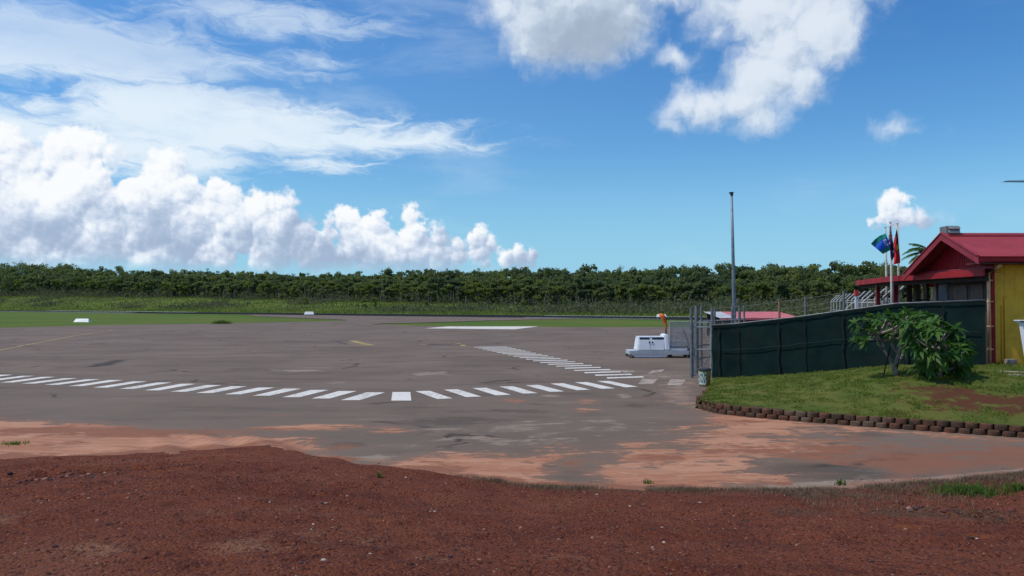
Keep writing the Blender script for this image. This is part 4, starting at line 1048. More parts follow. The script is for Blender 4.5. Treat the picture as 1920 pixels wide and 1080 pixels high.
mb = MB(); mb.tube([(7.47, 36.66, .36), (7.47, 36.66, 1.72), (8.58, 36.66, 1.72), (8.58, 36.66, .3)], .03, 8); gd = part(mb, 'guard_frame', M['galv_light'], gc)
mb = MB(); link_mesh(mb, (7.47, 36.66, 0), (8.58, 36.66, 0), .42, 1.70, .085, .02); part(mb, 'mesh', M['galv_light'], gd)
mb = MB(); mb.tube([(8.1, 36.62, 1.35), (8.38, 36.62, .6)], .012, 6); part(mb, 'lever', M['dark'], gc)
mb = MB(); mb.tube([(7.40, 37.2, .9), (7.40, 37.2, 1.80), (7.37, 37.2, 1.93), (7.25, 37.2, 2.0), (7.1, 37.2, 2.03)], .035, 10); hb = part(mb, 'hose_boom', M['black'], gc, smooth=True)
mb = MB(); mb.tube([(7.42, 37.17, 1.3), (7.40, 37.17, 1.55), (7.30, 37.17, 1.80), (7.22, 37.17, 1.98), (7.08, 37.17, 2.06)], [.03, .055, .10, .13, .05], 12); part(mb, 'orange_sleeve', M['orange'], hb, smooth=True)
def wheel(x, y, r, w_):
    mb = MB(); mb.tube([(x, y, r), (x, y+.02, r), (x, y+w_-.02, r), (x, y+w_, r)], [r*.88, r, r, r*.88], 24); wh = part(mb, 'wheel', M['black'], gc)
    mb = MB(); mb.tube([(x, y-.012, r), (x, y+.01, r)], r*.5, 16); part(mb, 'rim', M['galv_light'], wh)
wheel(8.48, 36.72, .27, .16); wheel(8.48, 37.62, .27, .16); wheel(7.7, 37.7, .14, .1); wheel(5.62, 36.62, .08, .06); wheel(5.62, 37.8, .08, .06)
mb = MB(); mb.box(8.26, 8.32, 36.6, 36.66, .01, .15); part(mb, 'leg', M['galv'], gc)

# ------------------------------------------------------------------ drum by the gate
c = at(1320, 723.5)
v = empty('drum_bin', (c.x, c.y, 0), 0, 'yellow drum with dark lid and white and green sticker, at the foot of the gate', 'bin')
mb = MB(); mb.tube([(c.x, c.y, 0), (c.x, c.y, .02), (c.x, c.y, .17), (c.x, c.y, .185), (c.x, c.y, .2), (c.x, c.y, .35), (c.x, c.y, .365), (c.x, c.y, .38), (c.x, c.y, .49)], [.155, .165, .178, .186, .18, .184, .193, .187, .19], 28)
part(mb, 'drum', mat('yellow_drum', (.33, .24, .03), .5, (.24, .17, .03), 4, dirt=(.08, .05, .03), damt=.5), v, smooth=True)
mb = MB(); mb.tube([(c.x, c.y, .49), (c.x, c.y, .50), (c.x, c.y, .54), (c.x, c.y, .56)], [.205, .212, .205, .17], 28); part(mb, 'lid', mat('charcoal_lid', (.035, .04, .05), .5), v)
V = []; Fq = []; mi = []; n = 20; h_ = 14
for j in range(h_+1):
    for i in range(n+1):
        a = math.pi + .25 + (i/n)*1.35; z = .05 + j/h_*.40; r_ = .1935 + .008*(abs(z-.275) < 0); V.append((c.x+math.cos(a)*r_, c.y+math.sin(a)*r_, z))
for j in range(h_):
    for i in range(n):
        a = j*(n+1)+i; Fq.append([a, a+1, a+n+2, a+n+1])
        k = mnoise.noise(Vector((i*.35, j*.45, 2))); mi.append(0 if k > -.02 else 1 if k > -.3 else 2)
mb = MB(); mb.v = V; mb.f = Fq; mb.mi = mi
part(mb, 'sticker', [mat('sticker_white', (.55, .58, .55), .5), mat('sticker_green', (.08, .22, .12), .5), mat('sticker_blue', (.05, .12, .2), .5)], v)

# ------------------------------------------------------------------ white bin at the right edge
bb_ = lawn_at(1914, 696); bx, by, bz = bb_.x+.37, bb_.y, bb_.z-.01; BS = 1.0
v = empty('wheeled_bin', (bx+.3, by+.3, bz), 0, 'tall white tapered bin with lid at the right edge of the lawn', 'bin')
mb = MB(); mb.hexa([(bx, by, bz), (bx+.62, by, bz), (bx+.62, by+.42, bz), (bx, by+.42, bz)], [(bx-.13, by-.06, bz+1.24), (bx+.75, by-.06, bz+1.24), (bx+.75, by+.5, bz+1.24), (bx-.13, by+.5, bz+1.24)]); part(mb, 'body', M['white_plastic'], v, bevel=.03)
mb = MB(); mb.box(bx-.20, bx+.82, by-.13, by+.57, bz+1.243, bz+1.275); mb.box(bx-.17, bx+.79, by-.10, by+.54, bz+1.21, bz+1.243); part(mb, 'rim', M['white_paint'], v, bevel=.012)
mb = MB(); mb.hexa([(bx-.03, by, bz+1.275), (bx+.65, by, bz+1.275), (bx+.65, by+.45, bz+1.275), (bx-.03, by+.45, bz+1.275)], [(bx, by+.05, bz+1.45), (bx+.62, by+.05, bz+1.45), (bx+.62, by+.42, bz+1.45), (bx, by+.42, bz+1.45)]); part(mb, 'lid', M['white_paint'], v, bevel=.03)
mb = MB(); mb.box(bx-.215, bx-.19, by+.0, by+.3, bz+1.235, bz+1.262); part(mb, 'hinge', M['dark'], v)
for y in (by+.08, by+.36):
    mb = MB(); mb.tube([(bx+.7, y, bz+.1), (bx+.76, y, bz+.1)], .1, 16); part(mb, 'wheel', M['black'], v)
p = at(1892, 690, .82)
v = tag(MB(), '', '') if False else None
mb = MB(); mb.box(-.13, .13, -.1, .1, -.03, .15); o = mb.build('concrete_block', M['concrete'], bevel=.012); o.location = (14.02, 21.78, .83); tag(o, 'small grey concrete block lying at the foot of the yellow wall', 'block')
for k, (px, py, w_, l_) in enumerate(((1898, 697, .32, .2), (1918, 703, .36, .22))):
    q = at(px, py, .86); mb = MB(); mb.hexa([(-w_, -l_/2, -.05), (w_, -l_/2, -.05), (w_*1.1, l_/2, -.05), (-w_*.9, l_/2, -.05)], [(-w_, -l_/2, .0), (w_, -l_/2, .0), (w_*1.1, l_/2, .0), (-w_*.9, l_/2, .0)])
    o = mb.build('paving_slab', mat('pale_paving', (.42, .36, .30), .9, (.3, .24, .2), 4), bevel=.01); q = lawn_at(px, py); o.location = (q.x, q.y, q.z+.012); o.rotation_euler.z = -.35
    tag(o, ('pale paving slab in the grass nearer the yellow wall, left of the white bin', 'pale paving slab at the foot of the white bin, nearer the camera')[k], 'paving slab')

# ------------------------------------------------------------------ white runway markers
M['marker'] = mat('white_marker', (.80, .80, .78), .5, (.7, .7, .68), 1)
for px, py, wpx, hh, lb in ((155, 603, 29, .45, 'white wedge shaped marker on the grass at the far left, nearest of the markers'), (580, 589.6, 19, .75, 'white wedge shaped marker on the far side of the runway, left of centre'), (1240, 594.2, 19, .6, 'white wedge shaped marker beyond the runway, seen over the white cart')):
    c = at(px, py); d = c.y; w_ = wpx/F*d
    v = empty('runway_marker', (c.x, c.y, 0), 0, lb, 'runway marker', 'white markers along the runway')
    mb = MB(); mb.hexa([(-w_/2, -.45, -.1), (w_/2, -.45, -.1), (w_/2, .45, -.1), (-w_/2, .45, -.1)], [(-w_/2*.8, -.04, hh), (w_/2*.8, -.04, hh), (w_/2*.8, .04, hh), (-w_/2*.8, .04, hh)])
    o = mb.build('panel', M['marker'], v)
    z = tz(c.x, c.y); v.location.z = max(z, 0)

# ------------------------------------------------------------------ frangipani shrubs on the lawn
M['leaf'] = leaf_mat('frangipani_leaf', (.032, .092, .012), (.075, .165, .022), 2.2, .30, .5, .22)
def leaf(Vs, Qs, base, dirv, up, L, W, droop):
    dirv = dirv.normalized(); sd = dirv.cross(up).normalized(); nrm_ = sd.cross(dirv)
    b0 = len(Vs); ns = 5
    for i in range(ns+1):
        f = i/ns; w_ = W*(math.sin(math.pi*min(1, f**.75*.97+.03))**.8)*(.35 if i == 0 else 1)
        c = base + dirv*L*f + Vector((0, 0, -1))*droop*f*f*L
        for k, q in ((-1, .22), (0, 0), (1, .22)): Vs.append(c + sd*w_*k + nrm_*w_*q)
    for i in range(ns):
        for k in range(2): a = b0+i*3+k; Qs.append([a, a+1, a+4, a+3])
def frangipani(name, label, base, tips, trunk, LL, nl, droop, extra=(), stem_mat='bark_pale'):
    v = empty(name, base, 0, label, 'shrub')
    mb = MB(); rnd = random.Random(5+len(tips)); Vs = []; Qs = []
    for pts, rr in trunk: mb.tube([Vector(p) for p in pts], rr, 10)
    forks = [Vector(p[0][-1]) for p in trunk]
    for tp, par in tips:
        tp = Vector(tp); f = forks[par % len(forks)]
        mid = f.lerp(tp, .5) + Vector((rnd.uniform(-.08, .08), rnd.uniform(-.08, .08), -.05))
        mb.tube([f, f.lerp(mid, .6)+Vector((rnd.uniform(-.03, .03), 0, -.02)), mid, tp], [.026, .022, .019, .015], 7)
        ax = (tp-mid).normalized(); ax = (ax + Vector((0, 0, .55))).normalized()
        a1 = ax.orthogonal().normalized(); a2 = ax.cross(a1)
        for k in range(nl):
            an = k*2.4 + rnd.uniform(-.2, .2); rise = rnd.uniform(-.15, .75) if k > nl*.3 else rnd.uniform(.5, 1.3)
            dv = (a1*math.cos(an) + a2*math.sin(an)) + ax*rise
            leaf(Vs, Qs, tp + ax*rnd.uniform(-.08, .03), dv, ax, LL*rnd.uniform(.65, 1.1), LL*.155*rnd.uniform(.85, 1.15), droop*rnd.uniform(.3, 1.2))
    part(mb, 'trunk', M[stem_mat], None, smooth=True).parent = v
    me = bpy.data.meshes.new('foliage'); me.from_pydata(Vs, [], Qs); me.update(); o = link('foliage', me, M['leaf'], v, smooth=True)
    return v
rnd = random.Random(11)
def local(px, py, d, base): return atd(px, py, d) - Vector(base)
base1 = Vector((.497*20.9, 20.9, .60)); base1 = lawn_at(1680, 704)
D1 = base1.y
T = []
def w1(px, py, dd=0): return atd(px, py, D1+dd) - base1
tips1 = []
for px, py in ((1604,600),(1612,612),(1606,630),(1622,632),(1624,596),(1636,588),(1640,604),(1650,592),(1652,612),(1660,598),(1664,586),(1672,606),(1676,592),(1686,598),(1690,585),(1698,576),(1706,584),(1712,596),(1700,606),(1688,612),(1722,588),(1735,584),(1742,592),(1728,604),(1640,618),(1716,610),(1750,600),(1664,618),(1628,610)):
    tips1.append((w1(px, py+6, rnd.uniform(-.55, .55)), rnd.randint(0, 5)))
trunk1 = [([(0, 0, -.06), w1(1676,690), w1(1668,672), w1(1656,655), w1(1654,640)], [.075, .06, .04, .032, .026]),
          ([w1(1674,688), w1(1682,672), w1(1684,660, -.1), w1(1690,640, -.15)], [.055, .05, .042, .028]),
          ([w1(1683,662, -.1), w1(1674,652), w1(1671,645), w1(1678,628, .1)], [.042, .036, .03, .025]),
          ([w1(1690,640, -.15), w1(1696,622), w1(1700,612)], [.028, .025, .022]),
          ([w1(1656,655), w1(1646,646), w1(1640,628, -.1)], [.034, .028, .02]),
          ([w1(1676,690, .1), w1(1690,668, .3), w1(1708,640, .35)], [.05, .035, .025])]
frangipani('frangipani_shrub', 'open leafy shrub with pale forked trunk, left of the denser shrub on the lawn', base1, tips1, trunk1, .27, 15, .4)
base2 = lawn_at(1762, 706); D2 = base2.y
def w2(px, py, dd=0): return atd(px, py, D2+dd) - base2
tips2 = []
for px, py in ((1722,612),(1738,604),(1755,598),(1768,603),(1778,610),(1790,612),(1700,624),(1716,630),(1735,622),(1752,618),(1770,624),(1788,626),(1802,634),(1808,642),(1704,645),(1722,648),(1740,640),(1758,640),(1776,642),(1795,650),(1812,656),(1728,664),(1745,660),(1764,660),(1784,664),(1800,668),(1738,680),(1756,678),(1775,682),(1794,684),(1724,678),(1808,678),(1730,694),(1750,692),(1772,694),(1792,696),(1806,690),(1700,604),(1712,616)):
    tips2.append((w2(px, py+2, rnd.uniform(-.65, .5)), rnd.randint(0, 4)))
trunk2 = [([(0, 0, -.06), w2(1758,690), w2(1748,668), w2(1742,650)], [.06, .05, .035, .026]),
          ([w2(1759,692), w2(1770,676), w2(1780,660)], [.045, .035, .025]),
          ([w2(1758,690), w2(1760,665, .2), w2(1762,640, .2)], [.045, .035, .025]),
          ([w2(1762,696), w2(1785,690), w2(1798,682)], [.035, .025, .02]),
          ([w2(1758,694), w2(1745,688), w2(1734,682)], [.035, .025, .02])]
frangipani('frangipani_shrub', 'dense low shrub with big drooping leaves reaching the grass, right of the pale forked trunk', base2, tips2, trunk2, .31, 15, .75)
for k, (a_, b_, lb) in enumerate((((1653, 708), (1668, 650), 'dark leaning garden stake left of the pale forked trunk'), ((1679.5, 703), (1683, 668), 'short dark garden stake right beside the pale forked trunk'))):
    p = lawn_at(*a_); q = atd(*b_, p.y+.1); mb = MB(); mb.tube([(0, 0, -.05), q-p], .018, 7); o = mb.build('garden_stake', M['timber']); o.location = p; tag(o, lb, 'stake')
# the soil mask also has a patch below the right shrub

# ------------------------------------------------------------------ palm behind the roof
pc = atd(1752, 476, 33.5); pz = tz(pc.x, pc.y)
v = empty('palm_tree', (pc.x, pc.y, pz), 0, 'palm tree with arching green fronds behind the left end of the gabled roof', 'palm tree')
mb = MB(); mb.tube([(0, 0, -.1), (.05, 0, 1.5), (0, 0, pc.z-pz-.1)], [.16, .12, .1], 12); part(mb, 'trunk', M['bark'], None).parent = v
M['palm'] = leaf_mat('palm_leaf', (.035, .09, .015), (.10, .19, .035), 3, .35, .45, .4)
rnd = random.Random(3)
for (az_, elv, L, curl) in ((175, 50, 1.5, 1.5), (188, 25, 1.35, 1.3), (160, 65, 1.2, 1.1), (200, 5, 1.3, .9), (150, 35, 1.4, 1.3), (120, 55, 1.3, 1.2), (90, 50, 1.3, 1.2), (60, 45, 1.3, 1.2), (20, 45, 1.4, 1.3), (330, 50, 1.3, 1.2), (290, 50, 1.3, 1.3), (250, 40, 1.2, 1.3), (172, -8, 1.1, .6)):
    a = R(az_); p = Vector((0, 0, pc.z-pz-.1)); e_ = R(elv); Vs = []; Qs = []; ns = 26; pts = [p.copy()]
    for i in range(ns):
        f = i/ns; ee = e_ - curl*f*1.15
        dv = Vector((math.cos(a)*math.cos(ee), math.sin(a)*math.cos(ee), math.sin(ee))); q = p + dv*L/ns
        sd = dv.cross(Vector((0, 0, 1))).normalized(); ll = .42*math.sin(math.pi*min(.98, f*.85+.12))
        if f > .1:
            for s_ in (-1, 1):
                for h2 in (0, .5):
                    b_ = p.lerp(q, h2); d2 = (sd*s_ + dv*.7 + Vector((0, 0, -.35+rnd.uniform(-.25, .15)))).normalized(); tip = b_ + d2*ll*rnd.uniform(.85, 1.1); w_ = dv*.014
                    n0 = len(Vs); m2 = b_.lerp(tip, .5)+Vector((0, 0, .02)); Vs += [b_-w_, b_+w_, m2+w_*1.3, m2-w_*1.3, tip+w_*.2, tip-w_*.2]; Qs += [[n0, n0+1, n0+2, n0+3], [n0+3, n0+2, n0+4, n0+5]]
        p = q; pts.append(p.copy())
    me = bpy.data.meshes.new('frond'); me.from_pydata(Vs, [], Qs); me.update(); fo = link('frond', me, M['palm'], v)
    mb = MB(); mb.tube(pts, [.02]+[.012]*(len(pts)-2)+[.004], 6); part(mb, 'stem', M['palm'], None).parent = fo

# ------------------------------------------------------------------ the wood beyond the runway
def crown(n, h, w, seed, low=.28, card=.5, clumps=11, top_bias=1.):
    """leaf cards gathered in uneven clumps; unit: metres; returns quads"""
    g = np.random.default_rng(seed); P = []; cl = []
    for k in range(clumps):
        z = low + (1-low)*g.random()**.8; rr = w/2*np.sqrt(max(.05, 1-((z-.62)/.52)**2)); a = g.uniform(0, 6.28); q = rr*np.sqrt(g.random())*.85
        cl.append((math.cos(a)*q, math.sin(a)*q, z*h - .06*h, g.uniform(.13, .24)*w, g.uniform(.06, .11)*h))
    cl.append((0, 0, .86*h, .2*w, .1*h))
    cl = np.array(cl); wt = cl[:, 3]**2; k = g.choice(len(cl), n, p=wt/wt.sum())
    d = g.normal(size=(n, 3)); d /= np.linalg.norm(d, axis=1)[:, None]; r = g.random(n)**.4
    C = cl[k, :3] + d*r[:, None]*np.stack([cl[k, 3], cl[k, 3], cl[k, 4]], -1)
    a = g.normal(size=(n, 3)); a[:, 2] *= .6; a /= np.linalg.norm(a, axis=1)[:, None]; b = g.normal(size=(n, 3)); b -= a*(a*b).sum(1)[:, None]; b /= np.linalg.norm(b, axis=1)[:, None]
    s = card*g.uniform(.55, 1.25, n)[:, None]
    V = np.stack([C-a*s-b*s*.3, C+b*s*.55-a*s*.1, C+a*s+b*s*.1, C-b*s*.5+a*s*.1], 1).reshape(-1, 3)
    return V, np.arange(4*n).reshape(-1, 4), cl
PROTO = [crown(760, 1., 1., 20+i, low=.22+.05*(i % 3), card=.052, clumps=12+i % 5) for i in range(10)]
UNDER = [crown(260, 1., 1., 40+i, low=.05, card=.052, clumps=10) for i in range(5)]
TOPX = [-400, 0, 100, 200, 400, 600, 700, 800, 900, 1000, 1060, 1150, 1300, 1400, 1500, 1650, 1750, 1850, 2400]
TOPY = [492, 496, 498, 505, 511, 516, 514, 510, 508, 507, 503, 509, 501, 504, 501, 499, 505, 505, 503]
def bound_a(px, s_): return a_of(px, s_)
Vf = []; Qf = []; nvt = 0; edge_spots = []
Vt = MB()
rngf = np.random.default_rng(5)
for row in range(7):
    px = -150.
    while px < 2050:
        k = (px-CXP)/F
        a0 = np.interp(px, [-200, 0, 600, 1200, 2000], [420, 420, 204, 55, -60]); s0 = float(np.interp(a0, TA, TS)) + row*9 + rngf.uniform(-3.5, 3.5)
        d = (s0 + RN[0]*RW[0] + RN[1]*RW[1])/(RN[0]*k + RN[1]); x, y = k*d, d
        z = tz(x, y); ztop = EYE + (HY-np.interp(px, TOPX, TOPY))/F*d
        H = max(5., (ztop - z)); fr_ = np.interp(row, [0, 2, 4, 6], [.66, .86, 1.0, 1.06])*rngf.uniform(.84, 1.05)
        if row >= 3 and rngf.random() < .2: fr_ *= rngf.uniform(1.03, 1.13)
        if rngf.random() < .15: fr_ *= .82
        h = H*fr_; wd = h*rngf.uniform(.42, .88) if h > 9 else h*.8
        wd = min(wd, 10.5)
        px += (wd*.62)/d*F
        if y < 60: continue
        if row == 0 and rngf.random() < .42: edge_spots.append((x, y, z, h, wd)); continue
        Vp, Qp, cl = PROTO[rngf.integers(10)]
        n = len(Vp)//4 if row < 5 else len(Vp)//4
        a = rngf.uniform(0, 6.28); ca, sa = math.cos(a), math.sin(a)
        V_ = Vp.copy(); V_ = np.stack([(V_[:, 0]*ca-V_[:, 1]*sa)*wd, (V_[:, 0]*sa+V_[:, 1]*ca)*wd, V_[:, 2]*h], -1)
        # keep leaf cards about the same size whatever the tree's size
        C = V_.reshape(-1, 4, 3).mean(1, keepdims=True); o_ = V_.reshape(-1, 4, 3)-C; o_ *= (.50/np.maximum(np.abs(o_).max((1, 2), keepdims=True), 1e-6))*rngf.uniform(.6, 1.2, (len(C), 1, 1))
        V_ = (C+o_).reshape(-1, 3) + np.array([x, y, z])
        Vf.append(V_); Qf.append(Qp+nvt); nvt += len(V_)
        if rngf.random() < (.25 if row == 0 else .55 if row == 1 else .85 if row < 5 else .4):
            Vp, Qp, cl = UNDER[rngf.integers(5)]; hu = h*rngf.uniform(.30, .55)
            V_ = np.stack([Vp[:, 0]*wd*1.15, Vp[:, 1]*wd, Vp[:, 2]*hu], -1)
            C = V_.reshape(-1, 4, 3).mean(1, keepdims=True); o_ = V_.reshape(-1, 4, 3)-C; o_ *= (.55/np.maximum(np.abs(o_).max((1, 2), keepdims=True), 1e-6))*rngf.uniform(.6, 1.2, (len(C), 1, 1))
            V_ = (C+o_).reshape(-1, 3) + np.array([x+rngf.uniform(-3, 3), y+2.5, z-.2]); Vf.append(V_); Qf.append(Qp+nvt); nvt += len(V_)
        if row >= 3 and rngf.random() < .30:       # sparse sprigs that stand up out of the canopy
            for q_ in range(rngf.integers(1, 4)):
                ox, oy, hz = rngf.uniform(-.35, .35)*wd, rngf.uniform(-.2, .2)*wd, h*rngf.uniform(.95, 1.06); m_ = 46; rr = rngf.uniform(.6, 1.25)
                C = np.array([x+ox, y+oy, z+hz]) + rngf.normal(size=(m_, 3))*np.array([rr, rr, rr*.75])*.55
                a_ = rngf.normal(size=(m_, 3)); a_ /= np.linalg.norm(a_, axis=1)[:, None]; b_ = rngf.normal(size=(m_, 3)); b_ /= np.linalg.norm(b_, axis=1)[:, None]
                V_ = np.stack([C-a_*.34, C+b_*.2, C+a_*.34, C-b_*.2], 1).reshape(-1, 3); Vf.append(V_); Qf.append(np.arange(4*m_).reshape(-1, 4)+nvt); nvt += len(V_)
                Vt.tube([(x+ox*.3, y, z+h*.7), (x+ox, y+oy, z+hz)], [.09, .04], 4, False)
        if row == 0:
            for q_ in range(3):
                ox, oy = rngf.uniform(-4, 4), rngf.uniform(-4, 1); th_ = rngf.uniform(3.5, 6.5); zz = tz(x+ox, y+oy)
                Vt.tube([(x+ox, y+oy, zz-.2), (x+ox+rngf.uniform(-.4, .4), y+oy, zz+th_*.6), (x+ox+rngf.uniform(-.8, .8), y+oy, zz+th_)], [.14, .11, .05], 4, False)
        if row < 3: Vt.tube([(x, y, z-.3), (x+rngf.uniform(-.5, .5), y, z+h*.45), (x+rngf.uniform(-.8, .8), y, z+h*.75)], [.26, .2, .1], 5, False)
M['wood'] = leaf_mat('wood_foliage', (.072, .108, .062), (.165, .205, .062), .055, .45, .75, .1, c3=(.28, .30, .045))  # bluish, brightened greens: distance haze is put into the leaf colour
tag(link('wood', arrays_mesh('wood', np.vstack(Vf), np.vstack(Qf)), M['wood']), 'dense dark green eucalyptus wood filling the skyline beyond the runway', 'wood', kind='stuff')
o = Vt.build('wood_trunks', M['bark']); o.data.materials.clear(); o.data.materials.append(M['bark']); tag(o, 'pale trunks of the dense wood beyond the runway', 'tree trunks', kind='stuff')
# undergrowth at the foot of the wood and scrub on the grass belt
def cards(P, s, asp=1.6):
    n = len(P); g = rngf; a = g.normal(size=(n, 3)); a[:, 2] = np.abs(a[:, 2])*1.6; a /= np.linalg.norm(a, axis=1)[:, None]; b = g.normal(size=(n, 3)); b -= a*(a*b).sum(1)[:, None]; b /= np.linalg.norm(b, axis=1)[:, None]
    s = s*g.uniform(.5, 1.3, n)[:, None]
    V = np.stack([P-a*s*asp*.5, P+b*s*.45, P+a*s*asp*.5, P-b*s*.45], 1).reshape(-1, 3); return V, np.arange(4*n).reshape(-1, 4)
n = 110000; s_ = rngf.uniform(44, 118, n); a_ = rngf.uniform(-130, 520, n)
Tn = np.interp(a_, TA, TS)
x = RW[0]+RN[0]*s_+RT[0]*a_; y = RW[1]+RN[1]*s_+RT[1]*a_
dens = fbm(x, y, .045, 4, 2)
near_edge = sm(s_-Tn, -16, -3)
rightc = sm(-a_, -110, -40)          # the belt is bushier towards the right
belt = sm(s_, 46, 52)*(1-sm(s_, 60, 74))
kk = (dens*1.5-.25 + .50*near_edge + .26*rightc + .20*belt + rngf.uniform(-.12, .12, n)) > .80
keep = kk & (s_ < Tn+10)
x, y, ne = x[keep], y[keep], near_edge[keep]
hh = (.5 + 1.9*fbm(x, y, .22, 3, 6)**1.5*2) * (1 + 1.0*ne + .5*rightc[keep])
z = terrain(x, y) + rngf.random(len(x))*hh*.9
Vc, Qc = cards(np.stack([x, y, z], -1), .5, 1.9)
M['scrub'] = leaf_mat('scrub', (.095, .10, .065), (.12, .14, .06), .12, .3, .9, .1, c3=(.21, .175, .15))
tag(link('scrub', arrays_mesh('scrub', Vc, Qc), M['scrub']), 'low grey-green scrub and tall grass between the runway and the wood', 'scrub', kind='stuff')
n = 60000; s_ = rngf.uniform(35, 112, n); a_ = rngf.uniform(-130, 520, n); x = RW[0]+RN[0]*s_+RT[0]*a_; y = RW[1]+RN[1]*s_+RT[1]*a_
k_ = (s_ < np.interp(a_, TA, TS)); x = x[k_]; y = y[k_]; z = terrain(x, y)
Vb, Qb = blades(np.stack([x, y, z], -1), None, (.2, .9), .12, .6)
M['tall_grass'] = leaf_mat('tall_grass_blades', (.12, .165, .03), (.17, .21, .045), .05, .3, .9, .1)
tag(link('tall_grass', arrays_mesh('tall_grass', Vb, Qb), M['tall_grass']), 'long green grass on the slope beyond the runway', 'grass', kind='stuff')

# trees that can be told apart at the wood's edge
M['edge_leaf'] = leaf_mat('edge_tree_leaf', (.080, .125, .036), (.17, .215, .045), .09, .45, .7, .12, c3=(.16, .185, .034))
EP = []
for i in range(5):
    Vp, Qp, cl = crown(900, 10., 6.5, 60+i, low=.30, card=.45, clumps=13)
    me = arrays_mesh('crown', Vp, Qp); me.materials.append(M['edge_leaf'])
    mb = MB(); top = (rngf.uniform(-.6, .6), rngf.uniform(-.6, .6), 6.5); mb.tube([(0, 0, -.4), (top[0]*.4, top[1]*.4, 3.2), top, (top[0]*1.3, top[1]*1.3, 8.5)], [.22, .17, .12, .05], 7)
    for c_ in cl[:8]:
        mb.tube([(top[0]*.5, top[1]*.5, 2.8+rngf.random()*2.5), (c_[0]*.5, c_[1]*.5, c_[2]*.8), tuple(c_[:3])], [.09, .06, .03], 5)
    tm = bpy.data.meshes.new('trunk'); tm.from_pydata(mb.v, [], mb.f); tm.update(); tm.materials.append(M['bark']); EP.append((me, tm))
for i, (x, y, z, h, wd) in enumerate(edge_spots):
    me, tm = EP[i % 5]
    v = empty('edge_tree', (x, y, z), rngf.uniform(0, 6.28), 'green eucalyptus tree with visible trunk in the front row of the wood', 'tree', 'trees in the front row of the wood')
    v.scale = (wd/6.5, wd/6.5, h/10)
    for nm, me_ in (('crown', me), ('trunk', tm)):
        o = bpy.data.objects.new(nm, me_); col.objects.link(o); o.parent = v
# lone bushes on the grass belt
BUSH = [(572,571,14,'lone dark bush on the grass belt, right above the white marker left of centre'),(672,578,8,'small round bush left of a taller one on the grass belt'),(683,578,17,'slim dark bush on the grass belt, taller of a close pair'),(703,577,20,'tallest dark bush on the grass belt, left of the white painted apron bar'),(763,567,11,'small dark bush high on the grass belt beside the wood'),(799,577,14,'squat dark bush on the grass belt above the left end of the white painted bar'),(980,577,12,'dark bush on the grass belt above the right end of the white painted bar'),(1064,578,18,'dark bush in the scrub, right of the squat ones'),(1130,580,20,'dark leafy bush in the scrub, above the striped walkway'),(1178,583,20,'dark leafy bush in the scrub, left of the orange hose sleeve')]
for px, py, hp, lb in BUSH:
    # find where this sight line meets the rising ground
    d = 150.
    while d < 600:
        q = atd(px, py, d)
        if tz(q.x, q.y) >= q.z: break
        d += 1.
    d = min(d, 420); h = hp/F*d
    Vp, Qp, cl = crown(420, h, h*.85, int(px), low=.12, card=h*.085, clumps=9)
    v = empty('bush', (q.x, q.y, q.z), 0, lb, 'bush')
    link('foliage', arrays_mesh('foliage', Vp, Qp), M['edge_leaf'], v)
    mb = MB(); mb.tube([(0, 0, -.3), (.1, 0, h*.5)], [.1, .05], 6); part(mb, 'trunk', M['bark'], None).parent = v

# ------------------------------------------------------------------ sky, sun, camera
SUN_EL, SUN_AZ = 60., -100.        # azimuth from straight ahead, negative = left
w = bpy.data.worlds.new('World'); scene.world = w; w.use_nodes = True
t = NT(w.node_tree); t.dim = '2D'; bg = w.node_tree.nodes['Background']; outn = w.node_tree.nodes['World Output']
sky = t.new('ShaderNodeTexSky', sky_type='NISHITA'); sky.sun_disc = False
sky.sun_elevation = R(SUN_EL); sky.sun_rotation = R(SUN_AZ); sky.air_density = 1.0; sky.dust_density = .6; sky.ozone_density = 2.2; sky.altitude = 0
D = t.vm('NORMALIZE', t.new('ShaderNodeTexCoord').outputs['Generated'])
X, Yc, Z = t.sep(D)
AZ = t.m('MULTIPLY', t.m('ARCTAN2', X, Yc), 180/math.pi); EL = t.m('MULTIPLY', t.m('ARCSINE', Z), 180/math.pi)
AE = t.comb(AZ, EL, 0.)
def field(P, blobs):
    """height of a heap of rounded puffs, in degrees, at direction P"""
    acc = None
    for cx, cy, rx, ry in blobs:
        c = (az(cx), el(cx, cy), 0); r_ = (rx/25.3, ry/25.3, 1)
        v_ = t.vm('DIVIDE', t.vm('SUBTRACT', P, c), r_); L = t.vm('LENGTH', v_, out=1)
        f_ = t.m('MULTIPLY_ADD', L, -min(r_[0], r_[1]), min(r_[0], r_[1]))
        acc = f_ if acc is None else t.m('MAXIMUM', acc, f_)
    return acc
BANK = [(1665,402,34),(1692,408,29),(1650,414,28),(1718,412,20),(1675,415,30),(163,290,48),(112,295,40),(178,330,44),(140,362,74),(55,335,62),(15,302,52),(-60,335,84),(0,385,92),(85,405,82),(205,412,74),
 (312,326,40),(290,352,38),(330,372,56),(262,412,80),(350,424,66),(398,350,28),(412,388,46),(432,432,56),(482,400,35),(540,399,37),(512,430,54),(562,440,46),
 (622,436,34),(655,428,38),(706,423,35),(690,455,38),(771,412,26),(778,440,36),(822,446,29),(800,462,32),(860,460,24),(892,452,22),(916,458,19),(934,470,12),
 (972,482,17),(998,474,13),(-60,460,90),(60,470,70),(170,470,66),(290,475,60),(400,475,50),(500,475,46),(600,475,40),(690,478,36),(780,480,34),(860,482,28),(640,480,36),(740,474,40),(820,476,36),(900,478,28),(600,455,40),(660,462,42),(720,458,38),(770,462,32),(945,486,18),(985,490,16)]
